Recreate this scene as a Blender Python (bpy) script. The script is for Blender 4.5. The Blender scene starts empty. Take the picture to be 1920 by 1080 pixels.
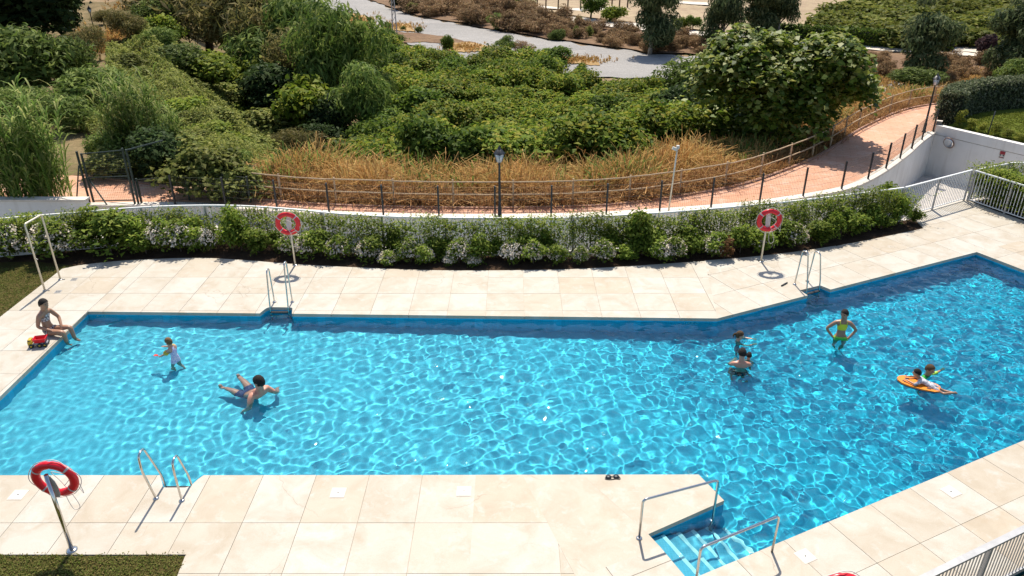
import bpy, bmesh, math, random
import numpy as np
from mathutils import Vector, Matrix
from mathutils.geometry import tessellate_polygon

sc = bpy.context.scene
col = sc.collection
R = math.radians
# ------------------------------------------------------------------ camera, sky, sun, exposure
CAM_H, CAM_F, CAM_P = 9.6, 1405.0, R(26.15)
cam = bpy.data.cameras.new('camera')
cam.sensor_width = 36.0
cam.lens = CAM_F / 1920 * 36
cam.clip_end = 4000
cam_o = bpy.data.objects.new('camera', cam)
col.objects.link(cam_o)
cam_o.location = (0, 0, CAM_H)
cam_o.rotation_euler = (math.pi / 2 - CAM_P, 0, 0)
sc.camera = cam_o

SUN_EL = R(59)
world = bpy.data.worlds.new('World')
sc.world = world
world.use_nodes = True
wn = world.node_tree
sky = wn.nodes.new('ShaderNodeTexSky')
sky.sky_type = 'NISHITA'
sky.sun_disc = False
sky.sun_elevation = SUN_EL
sky.sun_rotation = 0.0
wn.links.new(sky.outputs[0], wn.nodes['Background'].inputs[0])
wn.nodes['Background'].inputs[1].default_value = 0.13
sun = bpy.data.lights.new('sun', 'SUN')
sun.energy = 5.0
sun.angle = R(0.5)
sun.color = (1.0, 0.935, 0.82)
sun.cycles.is_caustics_light = True
sun_o = bpy.data.objects.new('sun', sun)
col.objects.link(sun_o)
sun_o.location = (0, 60, 100)
sun_o.rotation_euler = (-(math.pi / 2 - SUN_EL), 0, 0)
sc.view_settings.view_transform = 'Standard'
sc.view_settings.look = 'None'
sc.view_settings.exposure = 0.41
sc.view_settings.gamma = 1
sc.view_settings.use_curve_mapping = False
sc.cycles.use_denoising = True
sc.cycles.max_bounces = 8
sc.cycles.diffuse_bounces = 3
sc.cycles.transparent_max_bounces = 8

rng = np.random.default_rng(7)
rnd = random.Random(7)
WATER = -0.125

# ------------------------------------------------------------------ geometry helpers
def G(px, py, z=0.0):
    """pixel of the photograph -> point on the horizontal plane at height z"""
    u = (px - 960) / CAM_F
    v = (540 - py) / CAM_F
    d = Vector((u, math.cos(CAM_P) + v * math.sin(CAM_P), -math.sin(CAM_P) + v * math.cos(CAM_P)))
    t = (z - CAM_H) / d.z
    return Vector((d.x * t, d.y * t, z))

def depth_of(p):
    return p[1] * math.cos(CAM_P) - (p[2] - CAM_H) * math.sin(CAM_P)

CU, SU = math.cos(R(25.4)), math.sin(R(25.4))
def UV(u, n, z=0.0):
    return Vector((u * CU - n * SU, u * SU + n * CU, z))
def toUV(p):
    return (p[0] * CU + p[1] * SU, -p[0] * SU + p[1] * CU)

def np_mesh(name, V, F, smooth=False):
    V = np.asarray(V, dtype=np.float32).reshape(-1, 3)
    F = np.asarray(F, dtype=np.int32)
    k = F.shape[1]
    me = bpy.data.meshes.new(name)
    me.vertices.add(len(V)); me.vertices.foreach_set('co', V.ravel())
    me.loops.add(F.size); me.loops.foreach_set('vertex_index', F.ravel())
    me.polygons.add(len(F))
    me.polygons.foreach_set('loop_start', np.arange(0, F.size, k, dtype=np.int32))
    if smooth:
        me.polygons.foreach_set('use_smooth', np.ones(len(F), dtype=bool))
    me.update(calc_edges=True)
    return me

def link(name, me, m=None, parent=None):
    if m is not None and len(me.materials) == 0:
        me.materials.append(m)
    o = bpy.data.objects.new(name, me)
    col.objects.link(o)
    if parent is not None:
        o.parent = parent
    return o

def tag(o, label=None, cat=None, group=None, kind=None):
    if label: o['label'] = label
    if cat: o['category'] = cat
    if group: o['group'] = group
    if kind: o['kind'] = kind
    return o

def thing(name, label, cat, loc=(0, 0, 0), rz=0.0, group=None):
    o = bpy.data.objects.new(name, None)
    o.empty_display_size = 0.2
    col.objects.link(o)
    o.location = loc
    o.rotation_euler = (0, 0, rz)
    return tag(o, label, cat, group)

KIDS = {}
def copy_tree(o, loc=None, rz=None, scale=None, label=None, group=None, parent=None):
    c = o.copy()
    col.objects.link(c)
    if parent is not None: c.parent = parent
    if loc is not None: c.location = loc
    if rz is not None: c.rotation_euler = (0, 0, rz)
    if scale is not None: c.scale = scale
    if label: c['label'] = label
    if group: c['group'] = group
    for ch in o.children:
        copy_tree(ch, parent=c)
    return c

class MB:
    """collects shapes for ONE mesh object"""
    def __init__(self):
        self.v = []; self.f = []; self.sm = []
    def add(self, v, f, smooth=False):
        b = len(self.v)
        self.v += [tuple(p) for p in v]
        self.f += [tuple(i + b for i in q) for q in f]
        self.sm += [smooth] * len(f)
        return self
    def box(self, c, s, rz=0.0, M=None):
        hx, hy, hz = s[0] / 2, s[1] / 2, s[2] / 2
        pts = [Vector((x, y, z)) for x in (-hx, hx) for y in (-hy, hy) for z in (-hz, hz)]
        m = M if M is not None else Matrix.Rotation(rz, 3, 'Z')
        pts = [m @ p + Vector(c) for p in pts]
        return self.add(pts, [(0, 1, 3, 2), (4, 6, 7, 5), (0, 4, 5, 1), (2, 3, 7, 6), (0, 2, 6, 4), (1, 5, 7, 3)])
    def bar(self, a, b, w, h, up=(0, 0, 1)):
        """rectangular bar from a to b"""
        a, b = Vector(a), Vector(b)
        d = (b - a).normalized()
        s = d.cross(Vector(up))
        if s.length < 1e-4: s = d.cross(Vector((0, 1, 0)))
        s.normalize(); t = s.cross(d).normalized()
        q = []
        for p in (a, b):
            for i, j in ((-1, -1), (1, -1), (1, 1), (-1, 1)):
                q.append(p + s * (i * w / 2) + t * (j * h / 2))
        return self.add(q, [(3, 2, 1, 0), (4, 5, 6, 7), (0, 1, 5, 4), (1, 2, 6, 5), (2, 3, 7, 6), (3, 0, 4, 7)])
    def tube(self, pts, r, n=8, cap=True, closed=False):
        pts = [Vector(p) for p in pts]
        m = len(pts)
        rs = r if isinstance(r, (list, tuple)) else [r] * m
        prev = None
        ring = []
        for i, p in enumerate(pts):
            if closed:
                d = pts[(i + 1) % m] - pts[i - 1]
            else:
                d = pts[min(i + 1, m - 1)] - pts[max(i - 1, 0)]
            d.normalize()
            if prev is None:
                a = d.cross(Vector((0, 0, 1)))
                if a.length < 0.05: a = d.cross(Vector((1, 0, 0)))
            else:
                a = prev - d * prev.dot(d)
            a.normalize(); prev = a
            b = d.cross(a)
            ring.append([p + (a * math.cos(t) + b * math.sin(t)) * rs[i] for t in [2 * math.pi * k / n for k in range(n)]])
        v = [q for rr in ring for q in rr]
        f = []
        for i in range(m if closed else m - 1):
            i2 = (i + 1) % m
            for k in range(n):
                f.append((i * n + k, i * n + (k + 1) % n, i2 * n + (k + 1) % n, i2 * n + k))
        self.add(v, f, True)
        if cap and not closed:
            b = len(self.v) - len(v)
            self.f.append(tuple(b + k for k in range(n))[::-1]); self.sm.append(False)
            self.f.append(tuple(b + (m - 1) * n + k for k in range(n))); self.sm.append(False)
        return self
    def lathe(self, prof, c=(0, 0, 0), n=16, M=None):
        """prof: (r, z) pairs, closed with caps where r > 0"""
        c = Vector(c); v = []; f = []
        for r, z in prof:
            for k in range(n):
                t = 2 * math.pi * k / n
                p = Vector((r * math.cos(t), r * math.sin(t), z))
                v.append((M @ p if M is not None else p) + c)
        for i in range(len(prof) - 1):
            for k in range(n):
                f.append((i * n + k, i * n + (k + 1) % n, (i + 1) * n + (k + 1) % n, (i + 1) * n + k))
        f.append(tuple(range(n))[::-1]); f.append(tuple((len(prof) - 1) * n + k for k in range(n)))
        return self.add(v, f, True)
    def poly(self, pts, z0, z1):
        """prism of a simple polygon"""
        n = len(pts)
        top = [Vector((p[0], p[1], z1)) for p in pts]
        bot = [Vector((p[0], p[1], z0)) for p in pts]
        tri = tessellate_polygon([top])
        f = []
        for t in tri:
            a, b, c = (top[i] for i in t)
            up = (b - a).cross(c - a).z > 0
            t = t if up else (t[0], t[2], t[1])
            f.append(tuple(t)); f.append((t[0] + n, t[2] + n, t[1] + n))
        for i in range(n):
            j = (i + 1) % n
            f.append((i, j, j + n, i + n))
        return self.add(top + bot, f)
    def sheet(self, pts, z=None):
        top = [Vector((p[0], p[1], p[2] if z is None else z)) for p in pts]
        f = []
        for t in tessellate_polygon([top]):
            a, b, c = (top[i] for i in t)
            f.append(tuple(t) if (b - a).cross(c - a).z > 0 else (t[0], t[2], t[1]))
        return self.add(top, f)
    def ball(self, c, r, n=10, m=7, M=None):
        r = r if isinstance(r, (tuple, list)) else (r, r, r)
        v = []; f = []
        for i in range(m + 1):
            t = math.pi * i / m
            for k in range(n):
                a = 2 * math.pi * k / n
                p = Vector((r[0] * math.sin(t) * math.cos(a), r[1] * math.sin(t) * math.sin(a), r[2] * math.cos(t)))
                v.append((M @ p if M is not None else p) + Vector(c))
        for i in range(m):
            for k in range(n):
                f.append((i * n + k, (i + 1) * n + k, (i + 1) * n + (k + 1) % n, i * n + (k + 1) % n))
        return self.add(v, f, True)
    def mesh(self, name, off=(0, 0, 0)):
        me = bpy.data.meshes.new(name)
        off = Vector(off)
        me.from_pydata([tuple(Vector(p) - off) for p in self.v], [], self.f)
        me.polygons.foreach_set('use_smooth', self.sm)
        me.update()
        return me
    def build(self, name, m, parent=None, world=True):
        """parent unrotated: world coordinates are shifted to its base"""
        off = (0, 0, 0)
        if parent is not None and world:
            off = Vector(parent.location); q = parent.parent
            while q is not None:
                off = off + Vector(q.location); q = q.parent
        return link(name, self.mesh(name, off), m, parent)
    def solid(self, name, m, label, cat, group=None):
        """a thing that is one mesh, origin at its base"""
        a = np.array([tuple(p) for p in self.v])
        c = (a.min(0) + a.max(0)) / 2
        base = Vector((c[0], c[1], a[:, 2].min()))
        o = link(name, self.mesh(name, base), m)
        o.location = base
        return tag(o, label, cat, group)

# ------------------------------------------------------------------ materials
class N:
    def __init__(self, name):
        self.m = bpy.data.materials.new(name)
        self.m.use_nodes = True
        self.t = self.m.node_tree
        self.t.nodes.clear()
        self.out = self.t.nodes.new('ShaderNodeOutputMaterial')
    def n(self, typ, **kw):
        q = self.t.nodes.new('ShaderNode' + typ)
        for k, v in kw.items():
            if hasattr(q, k) and k not in ('Scale', 'Color'):
                setattr(q, k, v)
        return q
    def l(self, a, b):
        self.t.links.new(a, b)
    def pos(self):
        return self.n('NewGeometry').outputs['Position']
    def noise(self, scale, detail=4, vec=None, rough=0.55, dist=0.0):
        q = self.n('TexNoise')
        q.inputs['Scale'].default_value = scale
        q.inputs['Detail'].default_value = detail
        q.inputs['Roughness'].default_value = rough
        q.inputs['Distortion'].default_value = dist
        self.l(vec if vec is not None else self.pos(), q.inputs['Vector'])
        return q.outputs[0]
    def ramp(self, fac, stops):
        q = self.n('ValToRGB')
        e = q.color_ramp.elements
        while len(e) < len(stops): e.new(0.5)
        for el, (p, c) in zip(e, stops):
            el.position = p
            el.color = (c[0], c[1], c[2], 1) if not isinstance(c, (int, float)) else (c, c, c, 1)
        self.l(fac, q.inputs[0])
        return q.outputs[0]
    def mix(self, fac, a, b, mode='MIX'):
        q = self.n('Mix', data_type='RGBA', blend_type=mode)
        q.data_type = 'RGBA'; q.blend_type = mode
        for s, val in ((q.inputs[0], fac), (q.inputs[6], a), (q.inputs[7], b)):
            if isinstance(val, (int, float)): s.default_value = val
            elif isinstance(val, (tuple, list)): s.default_value = (val[0], val[1], val[2], 1)
            else: self.l(val, s)
        return q.outputs[2]
    def bump(self, h, strength, dist=0.02):
        q = self.n('Bump')
        q.inputs['Strength'].default_value = strength
        q.inputs['Distance'].default_value = dist
        self.l(h, q.inputs['Height'])
        return q.outputs[0]
    def pbr(self, c, rough=0.6, metal=0.0, spec=0.5, normal=None):
        q = self.n('BsdfPrincipled')
        if isinstance(c, (tuple, list)): q.inputs['Base Color'].default_value = (c[0], c[1], c[2], 1)
        else: self.l(c, q.inputs['Base Color'])
        if isinstance(rough, (int, float)): q.inputs['Roughness'].default_value = rough
        else: self.l(rough, q.inputs['Roughness'])
        q.inputs['Metallic'].default_value = metal
        q.inputs['Specular IOR Level'].default_value = spec
        if normal is not None: self.l(normal, q.inputs['Normal'])
        return q.outputs[0]
    def done(self, sh):
        self.l(sh, self.out.inputs[0])
        return self.m

def plain(name, c, rough=0.6, metal=0.0, spec=0.5, var=0.12, scale=6.0):
    """one paint or metal with slight uneven wear"""
    k = N(name)
    f = k.noise(scale, 4)
    lo = tuple(x * (1 - var) for x in c); hi = tuple(min(1, x * (1 + var)) for x in c)
    return k.done(k.pbr(k.ramp(f, [(0.3, lo), (0.7, hi)]), rough, metal, spec))

def leaf_mat(name, cols, trans=0.42, rough=0.6, spec=0.09, objvar=0.28):
    k = N(name)
    g = k.n('NewGeometry')
    c = k.ramp(g.outputs['Random Per Island'], [(i / max(1, len(cols) - 1), q) for i, q in enumerate(cols)])
    oi = k.n('ObjectInfo')
    f = k.ramp(oi.outputs['Random'], [(0, 1 - objvar), (1, 1 + objvar)])
    c = k.mix(1.0, c, f, 'MULTIPLY')
    a = k.pbr(c, rough, 0, spec)
    tr = k.n('BsdfTranslucent')
    k.l(c, tr.inputs['Color'])
    ms = k.n('MixShader'); ms.inputs[0].default_value = trans
    k.l(a, ms.inputs[1]); k.l(tr.outputs[0], ms.inputs[2])
    return k.done(ms.outputs[0])

MT = {}
def slab_mat():
    k = N('limestone_slab')
    oi = k.n('ObjectInfo')
    off = k.n('VectorMath', operation='SCALE'); off.operation = 'SCALE'
    cx = k.n('CombineXYZ')
    for i in range(3): k.l(oi.outputs['Random'], cx.inputs[i])
    k.l(cx.outputs[0], off.inputs[0]); off.inputs['Scale'].default_value = 91.0
    ad = k.n('VectorMath', operation='ADD'); ad.operation = 'ADD'
    k.l(k.pos(), ad.inputs[0]); k.l(off.outputs[0], ad.inputs[1])
    v = ad.outputs[0]
    tint = k.ramp(oi.outputs['Random'], [(0, (.455, .415, .345)), (.35, (.50, .47, .41)), (.6, (.48, .445, .38)), (.85, (.46, .405, .325)), (1, (.455, .385, .295))])
    n1 = k.noise(1.3, 6, v, .62, .6)
    c = k.mix(k.ramp(n1, [(.42, 0.0), (.72, 0.8)]), tint, (.365, .295, .21))
    n2 = k.noise(3.2, 7, v, .7, .4)
    c = k.mix(k.ramp(n2, [(.53, 0.0), (.72, 0.65)]), c, (.52, .50, .455))
    n3 = k.noise(60, 3, v, .7)
    c = k.mix(k.ramp(n3, [(.35, .22), (.6, 0.0)]), c, (.30, .235, .165))
    vd = k.n('TexVoronoi', feature='DISTANCE_TO_EDGE'); vd.feature = 'DISTANCE_TO_EDGE'; vd.inputs['Scale'].default_value = .42
    wv = k.n('VectorMath', operation='MULTIPLY_ADD'); wv.operation = 'MULTIPLY_ADD'
    nz = k.n('TexNoise'); nz.inputs['Scale'].default_value = 1.1; nz.inputs['Detail'].default_value = 5; k.l(k.pos(), nz.inputs['Vector'])
    k.l(nz.outputs['Color'], wv.inputs[0]); wv.inputs[1].default_value = (1.1, 1.1, 1.1); k.l(k.pos(), wv.inputs[2]); k.l(wv.outputs[0], vd.inputs['Vector'])
    crack = k.ramp(vd.outputs['Distance'], [(.0015, .55), (.0045, 0.0)])
    spots = k.ramp(k.noise(.33, 2), [(.52, 0.0), (.58, 1.0)])
    mm = k.n('Math', operation='MULTIPLY'); mm.operation = 'MULTIPLY'; k.l(crack, mm.inputs[0]); k.l(spots, mm.inputs[1])
    c = k.mix(mm.outputs[0], c, (.22, .16, .11))
    # rusty damp stains here and there
    n4 = k.noise(.55, 5, k.pos(), .6, .3)
    c = k.mix(k.ramp(n4, [(.60, 0.0), (.74, .5)]), c, (.38, .265, .155))
    return k.done(k.pbr(c, .62, 0, .35, k.bump(n3, .15, .004)))

def tile_mat(name, base, dark):
    """pool mosaic seen under water: small tiles with paler joints"""
    k = N(name)
    br = k.n('TexBrick')
    br.offset = 0.0
    br.inputs['Scale'].default_value = 1.0
    br.inputs['Brick Width'].default_value = .05
    br.inputs['Row Height'].default_value = .05
    br.inputs['Mortar Size'].default_value = .0025
    br.inputs['Color1'].default_value = (*base, 1)
    br.inputs['Color2'].default_value = (*dark, 1)
    br.inputs['Mortar'].default_value = tuple(x * 1.15 for x in base) + (1,)
    k.l(k.pos(), br.inputs['Vector'])
    return k.done(k.pbr(br.outputs[0], .55, 0, .2))

def gravel_mat(name, a, b, c3, scale=1.0):
    k = N(name)
    n1 = k.noise(.06 * scale, 5); n2 = k.noise(4 * scale, 6, None, .75)
    st = k.n('Mapping'); st.inputs['Scale'].default_value = (.03, .25, 1); st.inputs['Rotation'].default_value = (0, 0, R(28))
    k.l(k.pos(), st.inputs['Vector'])
    n3 = k.noise(2.2, 6, st.outputs[0], .7, 1.0)
    c = k.ramp(n1, [(.35, a), (.65, b)])
    c = k.mix(k.ramp(n3, [(.5, 0.0), (.68, .7)]), c, c3)
    c = k.mix(k.ramp(n2, [(.3, .55), (.6, 0.0)]), c, tuple(x * .55 for x in a))
    return k.done(k.pbr(c, .9, 0, .1, k.bump(n2, .5, .15)))

def soil_mat(name, a, b, c3, s=1.0):
    k = N(name)
    n1 = k.noise(.09 * s, 5, None, .6, .5); n2 = k.noise(.6 * s, 6, None, .7); n3 = k.noise(5 * s, 5, None, .75)
    c = k.ramp(n1, [(.35, a), (.62, b)])
    c = k.mix(k.ramp(n2, [(.45, 0.0), (.65, .8)]), c, c3)
    c = k.mix(k.ramp(n3, [(.35, .5), (.6, 0.0)]), c, tuple(x * .5 for x in a))
    return k.done(k.pbr(c, .95, 0, .05, k.bump(n3, .6, .08)))

MT['slab'] = slab_mat()
MT['grout'] = plain('joint_grout', (.40, .34, .27), .9, var=.2)
MT['tile'] = tile_mat('pool_mosaic', (.056, .42, .535), (.046, .38, .495))
MT['wall_tile'] = tile_mat('pool_wall_mosaic', (.020, .42, .62), (.016, .38, .58))
MT['step_tile'] = tile_mat('step_mosaic', (.16, .44, .56), (.14, .41, .53))
MT['nosing'] = plain('white_nosing', (.72, .76, .76), .5)
def render_mat():
    k = N('white_render')
    mp = k.n('Mapping'); mp.inputs['Scale'].default_value = (2.2, 2.2, .22); k.l(k.pos(), mp.inputs['Vector'])
    n1 = k.noise(1.6, 6, mp.outputs[0], .65); n2 = k.noise(1.1, 5); n3 = k.noise(40, 3)
    c = k.ramp(n2, [(.3, (.68, .65, .61)), (.7, (.76, .735, .70))])
    c = k.mix(k.ramp(n1, [(.52, 0.0), (.74, .5)]), c, (.47, .42, .36))
    return k.done(k.pbr(c, .9, 0, .15, k.bump(n3, .25, .006)))
MT['white_wall'] = render_mat()
MT['coping'] = plain('coping_stone', (.62, .55, .47), .8, var=.10, scale=3)
MT['white_metal'] = plain('white_painted_metal', (.74, .73, .70), .4, var=.06)
MT['grey_metal'] = plain('galvanised_metal', (.42, .41, .40), .45, .4, var=.12)
MT['steel'] = plain('polished_steel', (.58, .56, .53), .14, 1.0, var=.06)
MT['cream_metal'] = plain('cream_painted_steel', (.70, .62, .48), .35, .2, var=.08)
MT['black_metal'] = plain('black_painted_metal', (.012, .014, .018), .45, var=.2)
MT['green_metal'] = plain('dark_green_metal', (.012, .026, .020), .5, var=.2)
MT['wire'] = plain('dark_wire', (.035, .045, .035), .6, var=.2)
MT['wood'] = plain('weathered_wood', (.42, .30, .18), .85, var=.3, scale=9)
MT['red'] = plain('red_buoy_plastic', (.68, .010, .022), .32, var=.07)
MT['band'] = plain('reflective_band', (.46, .42, .41), .35, var=.08)
MT['rope'] = plain('white_rope', (.66, .60, .54), .9, var=.1)
MT['soil'] = soil_mat('bed_soil', (.045, .028, .018), (.075, .047, .030), (.10, .062, .038), 6)
MT['lawn_base'] = soil_mat('lawn_thatch', (.085, .075, .022), (.12, .085, .035), (.065, .075, .018), 5)
MT['lawn_right'] = soil_mat('lawn_green', (.12, .15, .022), (.15, .17, .03), (.10, .14, .02), 4)
MT['terrain'] = soil_mat('dry_ground', (.27, .19, .115), (.34, .24, .14), (.20, .15, .08))
MT['hill_soil'] = soil_mat('hill_earth', (.16, .12, .06), (.26, .19, .10), (.10, .085, .04))
MT['river'] = gravel_mat('river_gravel', (.27, .255, .24), (.33, .31, .29), (.42, .39, .36))
MT['sand'] = soil_mat('yellow_straw_sand', (.40, .26, .115), (.46, .31, .15), (.30, .19, .10), 5)
MT['bank'] = soil_mat('rusty_bank', (.20, .125, .080), (.27, .175, .105), (.13, .085, .055), 3)
MT['field'] = soil_mat('tan_field', (.36, .28, .18), (.44, .34, .22), (.28, .19, .14), .8)
MT['track'] = plain('pale_dirt_track', (.58, .51, .42), .95, var=.12, scale=.8)
MT['ramp'] = plain('ramp_concrete', (.52, .47, .42), .85, var=.1, scale=2)
MT['bark'] = plain('tree_bark', (.10, .075, .052), .9, var=.35, scale=8)
MT['pale_bark'] = plain('pale_bark', (.26, .23, .19), .85, var=.3, scale=6)
MT['plastic_white'] = plain('white_plastic', (.57, .545, .49), .45, var=.05)

def path_mat():
    k = N('salmon_stamped_paving')
    n1 = k.noise(.35, 6, None, .65, .4); n2 = k.noise(7, 5, None, .7)
    c = k.ramp(n1, [(.35, (.56, .285, .175)), (.66, (.63, .36, .24))])
    c = k.mix(k.ramp(n2, [(.35, .3), (.6, 0)]), c, (.47, .25, .165))
    n3 = k.noise(1.4, 7, None, .7, .8)
    c = k.mix(k.ramp(n3, [(.5, 0.0), (.72, .6)]), c, (.66, .50, .40))
    c = k.mix(k.ramp(k.noise(.8, 6, None, .7), [(.60, 0.0), (.75, .45)]), c, (.36, .20, .14))
    br = k.n('TexBrick')
    br.inputs['Scale'].default_value = 1; br.inputs['Brick Width'].default_value = .62; br.inputs['Row Height'].default_value = .31
    br.inputs['Mortar Size'].default_value = .012
    br.inputs['Color1'].default_value = (1, 1, 1, 1); br.inputs['Color2'].default_value = (.93, .92, .91, 1); br.inputs['Mortar'].default_value = (.78, .75, .72, 1)
    mp = k.n('Mapping'); mp.inputs['Rotation'].default_value = (0, 0, R(20)); k.l(k.pos(), mp.inputs['Vector']); k.l(mp.outputs[0], br.inputs['Vector'])
    c = k.mix(1.0, c, br.outputs[0], 'MULTIPLY')
    return k.done(k.pbr(c, .85, 0, .15, k.bump(n2, .2, .01)))
MT['path'] = path_mat()

def water_mat():
    """clear water; its tint deepens towards the deep end of the pool"""
    k = N('pool_water')
    sp = k.n('SeparateXYZ'); k.l(k.pos(), sp.inputs[0])
    mr = k.n('MapRange'); mr.inputs[1].default_value = -12; mr.inputs[2].default_value = 14
    k.l(sp.outputs[0], mr.inputs[0])
    c = k.ramp(mr.outputs[0], [(0, (.99, 1, 1)), (.40, (.80, .98, 1)), (.70, (.52, .95, 1)), (1, (.44, .95, 1))])
    rf = k.n('BsdfRefraction'); rf.inputs['Roughness'].default_value = 0; rf.inputs['IOR'].default_value = 1.33
    k.l(c, rf.inputs['Color'])
    gl = k.n('BsdfGlossy'); gl.inputs['Roughness'].default_value = 0.009
    fr = k.n('Fresnel'); fr.inputs['IOR'].default_value = 1.33
    ms = k.n('MixShader'); k.l(fr.outputs[0], ms.inputs[0]); k.l(rf.outputs[0], ms.inputs[1]); k.l(gl.outputs[0], ms.inputs[2])
    return k.done(ms.outputs[0])
MT['water'] = water_mat()

# foliage
LM = {
 'orchard': leaf_mat('orchard_leaves', [(.040, .076, .010), (.095, .155, .016), (.155, .215, .022), (.22, .26, .030), (.31, .27, .045)]),
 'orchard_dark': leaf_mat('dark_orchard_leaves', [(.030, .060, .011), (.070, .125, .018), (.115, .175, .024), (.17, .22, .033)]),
 'fig': leaf_mat('fig_leaves', [(.040, .080, .010), (.105, .17, .018), (.18, .245, .026), (.29, .33, .05), (.44, .44, .14)], .42, .5, .25),
 'olive': leaf_mat('greygreen_leaves', [(.045, .075, .014), (.105, .155, .030), (.17, .225, .050), (.25, .29, .09)]),
 'willow': leaf_mat('willow_leaves', [(.055, .10, .020), (.12, .18, .034), (.18, .24, .05), (.26, .30, .085)]),
 'tamarisk': leaf_mat('tamarisk_leaves', [(.080, .080, .026), (.16, .15, .045), (.22, .19, .065), (.30, .23, .10)]),
 'vinegreen': leaf_mat('bright_vine_leaves', [(.065, .11, .014), (.14, .20, .020), (.22, .27, .03), (.30, .32, .055)]),
 'dark': leaf_mat('dark_and_shaded_leaves', [(.022, .040, .014), (.042, .072, .022), (.075, .11, .035)]),  # for gully bushes and corner tree, shade is painted into these dark greens
 'reed': leaf_mat('reed_leaves', [(.07, .12, .022), (.14, .23, .04), (.24, .34, .07), (.40, .40, .15), (.13, .20, .035)], .4),
 'bramble': leaf_mat('bramble_leaves', [(.065, .085, .020), (.145, .175, .036), (.225, .245, .055), (.32, .31, .10)]),
 'drygrass': leaf_mat('dry_grass_blades', [(.30, .14, .045), (.56, .30, .09), (.76, .47, .165), (.46, .23, .08), (.64, .45, .15), (.38, .30, .09)], .3, .7, .1),
 'rustgrass': leaf_mat('rusty_grass_blades', [(.20, .085, .032), (.38, .19, .07), (.56, .33, .13), (.28, .13, .055), (.46, .31, .12)], .3, .7, .1),
 'rust': leaf_mat('rusty_shrub_twigs', [(0.138, 0.081, 0.044), (0.237, 0.144, 0.075), (0.325, 0.206, 0.106), (0.200, 0.150, 0.062)], .25, .8, .1),
 'hedge': leaf_mat('hedge_leaves', [(.034, .052, .022), (.08, .105, .048), (.15, .175, .09), (.26, .27, .18)]),
 'bush': leaf_mat('bed_bush_leaves', [(.060, .11, .015), (.135, .20, .025), (.20, .27, .035), (.29, .33, .06)]),
 'climb': leaf_mat('climber_leaves', [(.075, .13, .018), (.17, .235, .03), (.26, .31, .045), (.38, .39, .10)]),
 'flower': leaf_mat('white_petals', [(.80, .70, .56), (.84, .76, .63), (.76, .64, .52)], .25, .7, .1, .05),
 'purple': leaf_mat('purple_leaves', [(.02, .012, .016), (.045, .025, .03), (.07, .045, .04)]),
 'eucal': leaf_mat('eucalyptus_leaves', [(.030, .048, .020), (.065, .092, .036), (.11, .14, .058), (.18, .19, .09)]),
 'conifer': leaf_mat('golden_conifer_leaves', [(0.098, 0.119, 0.017), (0.196, 0.210, 0.028), (0.294, 0.280, 0.042)]),
 'far': leaf_mat('far_grove_leaves', [(0.061, 0.084, 0.016), (0.115, 0.142, 0.024), (0.169, 0.182, 0.034), (0.216, 0.209, 0.047)]),
 'autumn': leaf_mat('brown_bush_leaves', [(.12, .05, .02), (.22, .11, .045), (.26, .15, .07)]),
}
# ------------------------------------------------------------------ terrain height
RAIL = [(-60, 40), (-30, 33), (-18, 30.2), (-12.5, 28.2), (-9.8, 27.2), (-7.2, 26.6), (-4.0, 26.3), (-0.4, 26.2), (2.8, 26.4), (4.85, 26.9), (7.06, 27.8), (9.5, 29.1), (12.55, 31.7), (14.9, 34.2), (18.1, 38.2), (22.3, 42.4), (26.0, 44.3), (33, 46.8), (60, 54), (300, 120)]
def rail_d(x, y):
    """signed distance to the rail line, positive on the valley side"""
    x = np.asarray(x, float); y = np.asarray(y, float)
    best = np.full(x.shape, 1e9); sg = np.ones(x.shape)
    for (x0, y0), (x1, y1) in zip(RAIL[:-1], RAIL[1:]):
        dx, dy = x1 - x0, y1 - y0
        t = np.clip(((x - x0) * dx + (y - y0) * dy) / (dx * dx + dy * dy), 0, 1)
        px, py = x0 + t * dx, y0 + t * dy
        d = np.hypot(x - px, y - py)
        s = np.sign(dx * (y - y0) - dy * (x - x0))
        m = d < best - 1e-9
        best = np.where(m, d, best); sg = np.where(m, s, sg)
    return best * np.where(sg == 0, 1, sg)
def smooth(t):
    t = np.clip(t, 0, 1)
    return t * t * (3 - 2 * t)
def T(x, y):
    x = np.asarray(x, float); y = np.asarray(y, float)
    d = rail_d(x, y)
    v = -0.25 - 5.75 * smooth((d - 1.0) / 15)
    xh = -9.5 - (y - 31) * 0.47
    m = smooth((xh - x) / 9 + 0.45)
    bumps = .28 * np.sin(.55 * x + 1.3 * np.sin(.31 * y)) * np.sin(.47 * y + .4 * x) + .12 * np.sin(1.7 * x + .9 * y)
    hill = -0.25 + bumps * smooth((d - 1.5) / 4)
    z = v * (1 - m) + hill * m
    far = smooth((np.hypot(x, y) - 260) / 700)
    return z + bumps * .35 * smooth((d - 14) / 20) * (1 - m) + far * 35
def T1(x, y):
    return float(T(np.array([x]), np.array([y]))[0])
def GT(px, py, h=0.0):
    """pixel -> point h above the terrain"""
    a = G(px, py, -30) - Vector((0, 0, CAM_H))
    a = a / a.length
    ts = np.arange(24.0, 420.0, 0.5)
    xs, ys, zs = a.x * ts, a.y * ts, CAM_H + a.z * ts
    below = zs < T(xs, ys) + h
    i = int(np.argmax(below)) if below.any() else len(ts) - 1
    lo, hi = ts[max(i - 1, 0)], ts[i]
    for _ in range(12):
        mid = (lo + hi) / 2
        if CAM_H + a.z * mid < T1(a.x * mid, a.y * mid) + h: hi = mid
        else: lo = mid
    p = a * hi
    return Vector((p.x, p.y, T1(p.x, p.y)))

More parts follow.
